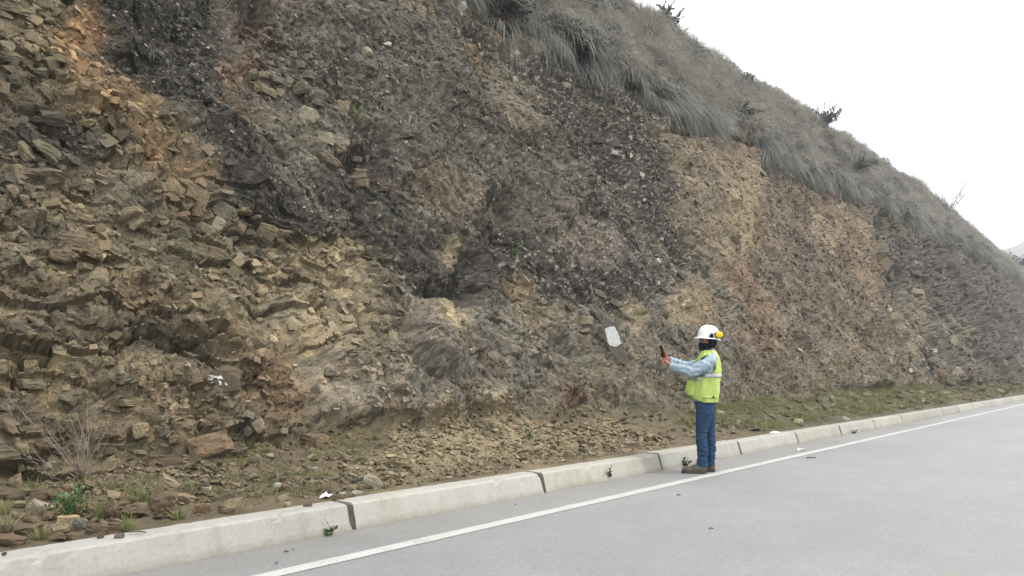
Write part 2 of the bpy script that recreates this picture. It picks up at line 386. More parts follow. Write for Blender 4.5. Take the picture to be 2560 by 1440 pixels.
for (x, y, rx, ry, d) in ((1250, 560, 40, 80, -.35), (640, 30, 22, 22, -.4), (1120, 720, 90, 30, -.3), (1450, 1050, 34, 40, -.35), (430, 880, 190, 26, -.25),
                          (2250, 700, 16, 30, -1.0), (900, 380, 60, 26, -.25), (2200, 570, 14, 30, -1.2), (640, 1090, 90, 14, -.2), (340, 1120, 110, 16, -.2), (1180, 690, 30, 60, -.25),
                          (420, 100, 90, 80, -.3), (1760, 330, 130, 14, -.3), (870, 970, 110, 75, .2), (1080, 850, 60, 120, .2), (640, 740, 20, 120, -.1), (1665, 560, 12, 150, .0)):
    rel = rel + d * ell(x, y, rx, ry, soft=.18, warp=.2)
rel = rel - .55 * (mDARK2 * .35) - .35 * mTAN1 * .3 + .1 * mTAN2
edge_ = np.exp(-((row - (RB[4] - 9)) / 9.) ** 2)
disp = face * (hm + rel) - edge_ * (.30 + .25 * fbm(UU, QQ, 1.6, 3, 231))
vb = (.07 * fbm(UU, QQ, .8, 4, 81, du=DUU) + .6 * cell_relief(10, .11, .09, 161, .022, 1.2)[0] + .5 * cell_relief(0, .05, .04, 171, .014, 1.2)[0]) * verge * sstep(0, 14, row)
slope_ = sstep(RB[4], RB[4] + 10, row)
disp = disp + slope_ * (.42 * fbm(UU, QQ, 2.4, 4, 91)) + np.exp(-((row - RB[4] - 2) / 5.) ** 2) * (.18 + .35 * fbm(UU, QQ * 0, 1.3, 3, 232))
# per-piece colour of the bedding blocks
tint = (1 - gm) * ((c1 - .5) * .34 + (c2 - .5) * .34 + (c3 - .5) * .4) + gm * ((d1 - .5) * .18 + (d2 - .5) * .3 + (d3 - .5) * .55)
chips = (e3 > .90) * gm * (.25 + .75 * np.clip(mDARK2 + .6 * sstep(0, .4, fbm(UU, QQ, 1.3, 3, 51)), 0, 1)) * (DUU < .12)
col = col * (1 + 1.3 * tint * face).clip(.3, 3)[..., None]; 
cc = (chips * face * .6)[..., None]; col = col * (1 - cc) + C(176, 170, 158) * cc
hue = (c2 - .5)[..., None] * np.array([.08, .01, -.08]) * (face * (1 - gm))[..., None]; col = np.clip(col * (1 + hue), .012, .8)
# normals of the base profile
tv = np.gradient(Vv, axis=0); tz = np.gradient(Zz, axis=0); ln = np.hypot(tv, tz) + 1e-9
nv = -tz / ln; nz = tv / ln
PX = UU + .02 * WU * face; PY = Vv + nv * disp; PZ = Zz + nz * disp * .9 + vb
P = np.stack([PX, PY, PZ], -1)
idx = np.arange(NR * NU).reshape(NR, NU)
KALB = .69
def sheet(name, r0, r1, mat):
    V = P[r0:r1 + 1].reshape(-1, 3); c = col[r0:r1 + 1].reshape(-1, 3) * KALB
    i = np.arange((r1 - r0 + 1) * NU).reshape(-1, NU)
    F = np.stack([i[:-1, :-1], i[:-1, 1:], i[1:, 1:], i[1:, :-1]], -1).reshape(-1, 4)
    return link(name, np_mesh(name, V, F, c, False, mat))
o_verge = tag(sheet('verge_ground', 0, RB[2], M_ROCK), kind='structure')
o_face = tag(sheet('rock_cliff', RB[2], RB[4], M_ROCK), kind='structure')
o_slope = tag(sheet('hillside', RB[4], NR - 1, M_ROCK), kind='structure')
_V = P[:, ::2].reshape(-1, 3); _i = np.arange(len(_V)).reshape(NR, -1)
_F = np.stack([_i[:-1, :-1], _i[:-1, 1:], _i[1:, 1:], _i[1:, :-1]], -1).reshape(-1, 4)
BVH = BVHTree.FromPolygons(_V.tolist(), _F[: (RB[6]) * (_i.shape[1] - 1)].tolist())
CAMP = Vector((0, 0, CAMZ))
def hit(x, y):
    h = BVH.ray_cast(CAMP, ray(x, y))
    return (h[0], h[1]) if h[0] is not None else (None, None)
def on_ground(u, v):
    h = BVH.ray_cast(Vector((u, v, 30)), Vector((0, 0, -1))); return h[0].z if h[0] is not None else 0.
NV = np.gradient(P, axis=0); NUu = np.gradient(P, axis=1)
# ------------------------------------------------------------------ road, lines, kerb
def asphalt_mat():
    m, nt, N, L, b = new_mat('asphalt', .62, .45)
    v = geo_pos(N)
    n1 = noise_tex(N, L, .35, 5, .6, v, .3); n2 = noise_tex(N, L, 150, 3, .8, v); n3 = noise_tex(N, L, 3, 5, .6, v)
    vo = N.new('ShaderNodeTexVoronoi'); vo.inputs['Scale'].default_value = 95; L.new(v, vo.inputs['Vector'])
    r1 = ramp(N, L, n1.outputs['Fac'], [(.3, grey(.88)), (.7, grey(1.08))])
    r2 = ramp(N, L, n2.outputs['Fac'], [(.28, grey(.55)), (.5, grey(1)), (.75, grey(1.5))])
    r3 = ramp(N, L, n3.outputs['Fac'], [(.3, grey(.95)), (.7, grey(1.05))])
    rv = ramp(N, L, vo.outputs['Color'], [(.0, grey(.86)), (.9, grey(1.06)), (1., grey(1.6))])
    # the strip between line and kerb is dustier
    sx = N.new('ShaderNodeSeparateXYZ'); L.new(v, sx.inputs[0])
    dust = N.new('ShaderNodeMapRange'); dust.inputs['From Min'].default_value = 3.9; dust.inputs['From Max'].default_value = 4.7
    L.new(sx.outputs['Y'], dust.inputs['Value'])
    base = mul(N, L, ASPH, (.20, .193, .18), dust.outputs[0], 'MIX')
    c = mul(N, L, base, r1.outputs[0])
    n4 = noise_tex(N, L, 28, 5, .75, v); r4 = ramp(N, L, n4.outputs['Fac'], [(.3, grey(.84)), (.5, grey(1)), (.7, grey(1.14))])
    for r in (r2, r3, rv, r4): c = mul(N, L, c, r.outputs[0])
    L.new(c, b.inputs['Base Color']); bump(N, L, b, n2.outputs['Fac'], .5, .004)
    return m
ASPH = (.238, .235, .234)
M_ASPH = asphalt_mat()
def flat(name, x0, x1, y0, y1, z, mat, nx=1, kind='structure', wob=0):
    xs = np.linspace(x0, x1, nx + 1); rng = np.random.default_rng(3)
    a = np.stack([xs, np.full(nx + 1, y0) + rng.normal(0, wob, nx + 1), np.full(nx + 1, z)], -1)
    b = np.stack([xs, np.full(nx + 1, y1) + rng.normal(0, wob, nx + 1), np.full(nx + 1, z)], -1)
    i = np.arange(nx + 1); F = np.stack([i[:-1], i[1:], i[1:] + nx + 1, i[:-1] + nx + 1], -1)
    o = link(name, np_mesh(name, np.vstack([a, b]), F, None, False, mat)); tag(o, kind=kind); return o
road = flat('road', -60, 400, -3.9, 4.76, 0, M_ASPH)
def paint_mat(name, c, wear=.35):
    m, nt, N, L, b = new_mat(name, .6, .3); v = geo_pos(N)
    n = noise_tex(N, L, 40, 6, .75, v); n2 = noise_tex(N, L, 3, 4, .6, v)
    w = mul(N, L, n.outputs['Fac'], n2.outputs['Fac'], .4, 'MIX')
    r = ramp(N, L, w, [(.36, tuple(x * .55 for x in c)), (.47, c), (.8, tuple(min(.9, x * 1.08) for x in c))])
    L.new(r.outputs[0], b.inputs['Base Color']); bump(N, L, b, n.outputs['Fac'], .3, .003); return m
M_LINE = paint_mat('road_paint_white', (.42, .42, .39)); M_YEL = paint_mat('road_paint_yellow', (.62, .45, .08))
flat('edge_line', -60, 400, 3.975, 4.11, .004, M_LINE, 3000, wob=.0022)
flat('edge_line', -60, 400, -3.4, -3.27, .004, M_LINE)
flat('centre_line', .2, 5.17, .80, .925, .004, M_YEL, 60, wob=.002)
flat('centre_line', -9, -4.5, .80, .925, .004, M_YEL)
for k in range(1, 8): flat('centre_line', .2 + 9.2 * k, 4.7 + 9.2 * k, .80 - 0.0, .925, .004, M_YEL) if k > 7 else None
# far shoulder and the drop beyond the road
m_soil, nt, N, L, b = new_mat('soil', .95, .1)
n = noise_tex(N, L, 1.2, 8, .7, geo_pos(N)); r = ramp(N, L, n.outputs['Fac'], [(.3, (.06, .06, .035)), (.5, (.10, .09, .055)), (.75, (.16, .14, .09))]); L.new(r.outputs[0], b.inputs['Base Color'])
bump(N, L, b, n.outputs['Fac'], .8, .1)
xs = np.concatenate([np.linspace(-300, 400, 120), [600, 1000, 1600]]); ys = np.array([-3.9, -5, -7, -12, -25, -60, -140, -300, -900]); zs = np.array([-.01, -.05, -.6, -3, -10, -24, -40, -46, -50])
gx, gy = np.meshgrid(xs, ys); gz = np.broadcast_to(zs[:, None], gx.shape) + fbm(gx, gy, 14, 4, 5) * np.clip((-3.9 - gy) / 6, 0, 1) * 1.2
i = np.arange(gx.size).reshape(gx.shape); F = np.stack([i[:-1, :-1], i[:-1, 1:], i[1:, 1:], i[1:, :-1]], -1).reshape(-1, 4)
tag(link('valley_ground', np_mesh('valley_ground', np.stack([gx, gy, gz], -1).reshape(-1, 3), F[:, ::-1], None, True, m_soil)), kind='structure')
# far hills in the fog
def hills(name, x0, y0, x1, y1, h, seed, wd=170):
    t = np.linspace(0, 1, 160); d = np.linspace(0, 1, 24)
    tt, dd = np.meshgrid(t, d); base = np.stack([x0 + (x1 - x0) * tt, y0 + (y1 - y0) * tt], -1); n = np.array([y1 - y0, -(x1 - x0)]); n = n / np.hypot(*n)
    L_ = math.hypot(x1 - x0, y1 - y0); prof = np.interp(tt, [0, .1, .3, .5, .7, .9, 1], np.array([.1, .45, .8, 1, .75, .5, .1]))
    z = -50 + (h + 50) * np.sin(dd * math.pi) * prof + 6 * fbm(tt * L_, dd * wd, 50, 5, seed) * np.sin(dd * math.pi)
    X = base[..., 0] + n[0] * (dd - .5) * wd; Y = base[..., 1] + n[1] * (dd - .5) * wd
    i = np.arange(tt.size).reshape(tt.shape); F = np.stack([i[:-1, :-1], i[:-1, 1:], i[1:, 1:], i[1:, :-1]], -1).reshape(-1, 4)
    return tag(link(name, np_mesh(name, np.stack([X, Y, z], -1).reshape(-1, 3), F, None, True, m_soil)), kind='structure')
hills('far_hill', 560, -631, 803, 364, 165, 4, 380)

# kerb of cast blocks
def concrete_mat():
    m, nt, N, L, b = new_mat('kerb_concrete', .85, .25); v = geo_pos(N)
    oi = N.new('ShaderNodeObjectInfo')
    n1 = noise_tex(N, L, 2.2, 6, .65, v, .4); n2 = noise_tex(N, L, 45, 5, .7, v)
    mp = N.new('ShaderNodeMapping'); mp.inputs['Scale'].default_value = (9, 9, .8); L.new(v, mp.inputs[0]); n3 = noise_tex(N, L, 1, 5, .6, mp.outputs[0])
    r1 = ramp(N, L, n1.outputs['Fac'], [(.3, (.88, .87, .84)), (.6, (1, 1, 1)), (.8, grey(1.04))])
    r2 = ramp(N, L, n2.outputs['Fac'], [(.25, grey(.8)), (.5, grey(1)), (.8, grey(1.06))])
    r3 = ramp(N, L, n3.outputs['Fac'], [(.28, (.88, .86, .81)), (.52, (1, 1, 1))])
    c = mul(N, L, oi.outputs['Color'], r1.outputs[0]); c = mul(N, L, c, r2.outputs[0]); c = mul(N, L, c, r3.outputs[0])
    # splash dirt along the foot, dust on the top
    sx = N.new('ShaderNodeSeparateXYZ'); L.new(v, sx.inputs[0]); nz_ = N.new('ShaderNodeMath'); nz_.operation = 'MULTIPLY_ADD'; nz_.inputs[1].default_value = .05
    L.new(n1.outputs['Fac'], nz_.inputs[0]); L.new(sx.outputs['Z'], nz_.inputs[2])
    d = ramp(N, L, nz_.outputs[0], [(.0, (.62, .58, .52)), (.045, (.9, .88, .85)), (.08, (1, 1, 1))]); c = mul(N, L, c, d.outputs[0])
    L.new(c, b.inputs['Base Color']); bump(N, L, b, n2.outputs['Fac'], .35, .006); return m
M_CONC = concrete_mat()
m_joint, nt, N, L, b = new_mat('joint_fill', .95, .1); n = noise_tex(N, L, 30, 4, .7, geo_pos(N)); r = ramp(N, L, n.outputs['Fac'], [(.3, (.035, .03, .025)), (.7, (.11, .095, .075))]); L.new(r.outputs[0], b.inputs['Base Color'])
kerb = empty('kerb'); tag(kerb, kind='structure')
def block(length, seed, chip=0.):
    rng = np.random.default_rng(seed); nx = max(8, int(length / .06)); prof = np.array([(4.725, -.05), (4.728, .0), (4.742, .06), (4.77, .15), (4.783, .188), (4.80, .201), (4.88, .204), (5.00, .203), (5.03, .19), (5.04, -.1)])
    xs = np.linspace(0, length, nx + 1); xs[1:-1] += rng.normal(0, .006, nx - 1)
    V = np.zeros((nx + 1, len(prof), 3)); V[..., 0] = xs[:, None]; V[..., 1:] = prof[None]
    w = rng.normal(0, .0012, (nx + 1, len(prof), 2)); w[:, :1] = 0; V[..., 1:] += w
    V[..., 2] += (.002 * np.sin(xs * 2.1 + seed))[:, None] * (prof[:, 1] > .1)
    V[0, 2:, 0] += .012; V[-1, 2:, 0] -= .012; V[0, 2:6, 1] += .006; V[-1, 2:6, 1] += .006
    V[0, :, 0] += rng.normal(0, .004, len(prof)); V[-1, :, 0] += rng.normal(0, .004, len(prof))
    for k in range(rng.integers(1, 4)):
        j = rng.integers(0, nx + 1); V[j, 4:6, 2] -= .012; V[j, 4:6, 1] += .012
    i = np.arange(V.shape[0] * V.shape[1]).reshape(V.shape[:2])
    F = np.stack([i[:-1, :-1], i[1:, :-1], i[1:, 1:], i[:-1, 1:]], -1).reshape(-1, 4)
    n = len(prof); caps = [np.array([[*i[0, ::-1]]]), np.array([[*i[-1]]])]
    me = np_mesh('kerb_block', V.reshape(-1, 3), [F] + caps, None, False, M_CONC); return me
JP = 2.425; J0 = 3.72
blocks = [block(JP - .035, s) for s in range(5)]
rr = random.Random(5)
for k in range(-4, 58):
    o = link('kerb_block', blocks[k % 5], kerb); x0 = J0 + k * JP
    gap = .035 if k % 3 else .045
    o.location = (x0 + gap / 2, rr.uniform(-.006, .006), rr.uniform(-.005, .004))
    c = rr.uniform(.32, .37); o.color = (c, c * rr.uniform(.965, .985), c * rr.uniform(.83, .89), 1)
    j = link('mortar_joint', bpy.data.meshes.get('mortar_joint') or np_mesh('mortar_joint', np.array([(x, y, z) for x in (-.02, .02) for (y, z) in ((4.735, -.05), (4.745, .05), (4.785, .186), (5.03, .19), (5.03, -.1))]), [np.array([[0, 1, 6, 5], [1, 2, 7, 6], [2, 3, 8, 7], [3, 4, 9, 8]]), np.array([[4, 3, 2, 1, 0], [5, 6, 7, 8, 9]])], None, False, m_joint), kerb)
    j.location = (x0 , .006, -.006)
    if k == 0: j.scale.x = 2.1; j['label'] = 'wide crumbling joint filled with brown dirt'
# ------------------------------------------------------------------ stones
def hull_mesh(name, pts, mat=None):
    bm = bmesh.new(); vs_ = [bm.verts.new(p) for p in pts]
    r = bmesh.ops.convex_hull(bm, input=vs_)
    bmesh.ops.delete(bm, geom=list({g for g in r['geom_interior'] + r['geom_unused'] if isinstance(g, bmesh.types.BMVert) and g.is_valid}), context='VERTS')
    bmesh.ops.dissolve_limit(bm, angle_limit=R(14), verts=bm.verts, edges=bm.edges)
    bmesh.ops.triangulate(bm, faces=bm.faces); bm.normal_update()
    me = bpy.data.meshes.new(name); bm.to_mesh(me); bm.free()
    if mat: me.materials.append(mat)
    return me
def block_pts(rng, n=15, p=5.):
    a = rng.normal(size=(n, 3)); a /= (np.abs(a) ** p).sum(1)[:, None] ** (1 / p); a *= rng.uniform(.8, 1.05, (n, 1)); return a * .5
def slab_pts(rng, n=9):
    t = np.sort(rng.uniform(0, 2 * math.pi, n)); r = rng.uniform(.78, 1.05, n); sk = rng.uniform(-.25, .25, 2)
    o = np.stack([np.cos(t) * r, np.sin(t) * r * rng.uniform(.8, 1), np.zeros(n)], -1) * .5
    top = o * rng.uniform(.8, .98, (n, 1)) + np.array([sk[0] * .2, sk[1] * .2, .5]); top[:, 2] += rng.normal(0, .05, n)
    bot = o * rng.uniform(.82, 1., (n, 1)); bot[:, 2] = -.5 + rng.normal(0, .06, n)
    return np.vstack([top, bot, o * 1.02])
def layered(me):
    """split a big stone finer, with bedding steps and rough faces"""
    bm = bmesh.new(); bm.from_mesh(me)
    bmesh.ops.subdivide_edges(bm, edges=[e for e in bm.edges], cuts=2, use_grid_fill=True)
    bmesh.ops.subdivide_edges(bm, edges=[e for e in bm.edges if e.calc_length() > .18], cuts=1, use_grid_fill=True)
    co = np.array([v.co for v in bm.verts]); sd_ = random.randint(0, 999)
    n = perlin(co[:, 0] * 4 + 9, co[:, 2] * 9 + co[:, 1] * 4, sd_) * .05; s = (np.mod(co[:, 2] * 4.3 + .3 * co[:, 0], 1) - .5) * .05
    rad = co[:, :2] / (np.linalg.norm(co[:, :2], axis=1, keepdims=True) + 1e-6)
    co[:, :2] += rad * (n + s)[:, None]; co[:, 2] += perlin(co[:, 0] * 3, co[:, 1] * 3, sd_ + 1) * .07
    for v, c in zip(bm.verts, co): v.co = c
    bmesh.ops.triangulate(bm, faces=bm.faces)
    m2 = bpy.data.meshes.new(me.name); bm.to_mesh(m2); bm.free(); m2.materials.append(M_STONE); return m2
rs = np.random.default_rng(21)
SLAB = [hull_mesh('slab', slab_pts(rs), M_STONE) for _ in range(9)]; BLOCK = [hull_mesh('block', block_pts(rs, 17, 3.2) * (1.1, 1.1, .95), M_STONE) for _ in range(9)]
ROUND = [hull_mesh('boulder', block_pts(rs, 40, 2.4), M_STONE) for _ in range(3)]
BSLAB = [layered(m) for m in SLAB[:5]]; BBLOCK = [layered(m) for m in BLOCK[:5]]; BROUND = [layered(m) for m in ROUND]
def stone(x, y, w, h, ang=0, c=(130, 116, 95), kind='b', name='stone', parent=None, out=.1, depth=None, loose=False, seed=None, vary=.08):
    """a stone seen at photograph pixel (x, y), about w by h pixels"""
    p, n = hit(x, y)
    if p is None: return None
    r_ = random.Random(seed if seed is not None else int(x * 7919 + y)); dep = p.x * FW[0] + p.y * FW[1]; k = dep / FPX
    W, H = w * k, h * k; D = depth * k if depth else (W * r_.uniform(.5, .8) if kind != 's' else W * .6)
    big = w > 34 and x < 1700
    pool = {'b': BBLOCK if big else BLOCK, 's': BSLAB if big else SLAB, 'r': BROUND if big else ROUND}[kind]
    me = r_.choice(pool); o = link(name, me, parent)
    Xa = (Vector(RT) * math.cos(R(ang)) + Vector((0, 0, 1)) * math.sin(R(ang)))
    to = (CAMP - p).normalized(); Za = (Vector((0, 0, 1)) * math.cos(R(ang)) - Vector(RT) * math.sin(R(ang)))
    if loose: Xa = Vector(RT).copy(); Za = Vector((0, 0, 1))
    Ya = Za.cross(Xa).normalized(); Xa = Ya.cross(Za).normalized()
    M = Matrix((Xa, Ya, Za)).transposed()
    if loose:
        M = M @ Euler((r_.uniform(-.2, .2), R(-ang) + r_.uniform(-.08, .08), 0)).to_matrix(); loc = p + Vector((0, 0, H * .36))
        loc -= Vector(tuple(to)) * 0 
    else:
        M = M @ Euler((r_.uniform(-.35, .05), r_.uniform(-.12, .12) if kind == 's' else r_.uniform(-.5, .5), r_.uniform(-.5, .5))).to_matrix(); loc = p + to * (D * out - D * .05)
    M4 = M.to_4x4() @ Matrix.Diagonal((W * 1.12, D, H * 1.16, 1)); M4.translation = loc
    # turn the pool shape about its own up axis for variety, without changing the outline much
    o.matrix_world = M4 @ Matrix.Rotation(r_.choice((0, math.pi)), 4, 'Z')
    if not loose:
        kx = int(np.clip(np.searchsorted(UC, p.x), 0, NU - 1)); ky = int(np.argmin(np.abs(P[:, kx, 2] - p.z))); lc = col[max(0, ky - 12):ky + 12, max(0, kx - 12):kx + 12].reshape(-1, 3).mean(0); mixc = .36 if c != WHT else .1
    cc = (C(*c) * 1.08 if loose else C(*c) * (1 - mixc) + lc * mixc * 1.1) * KALB * (1 + r_.uniform(-vary, vary)); o.color = (*cc, 1)
    return o
TAN = (146, 128, 98); GRY = (122, 116, 106); PAL = (166, 157, 136); ORA = (146, 116, 86); DRK = (88, 84, 78); BRN = (124, 102, 80); WHT = (186, 184, 176); OLV = (124, 120, 98); RED = (132, 104, 84)
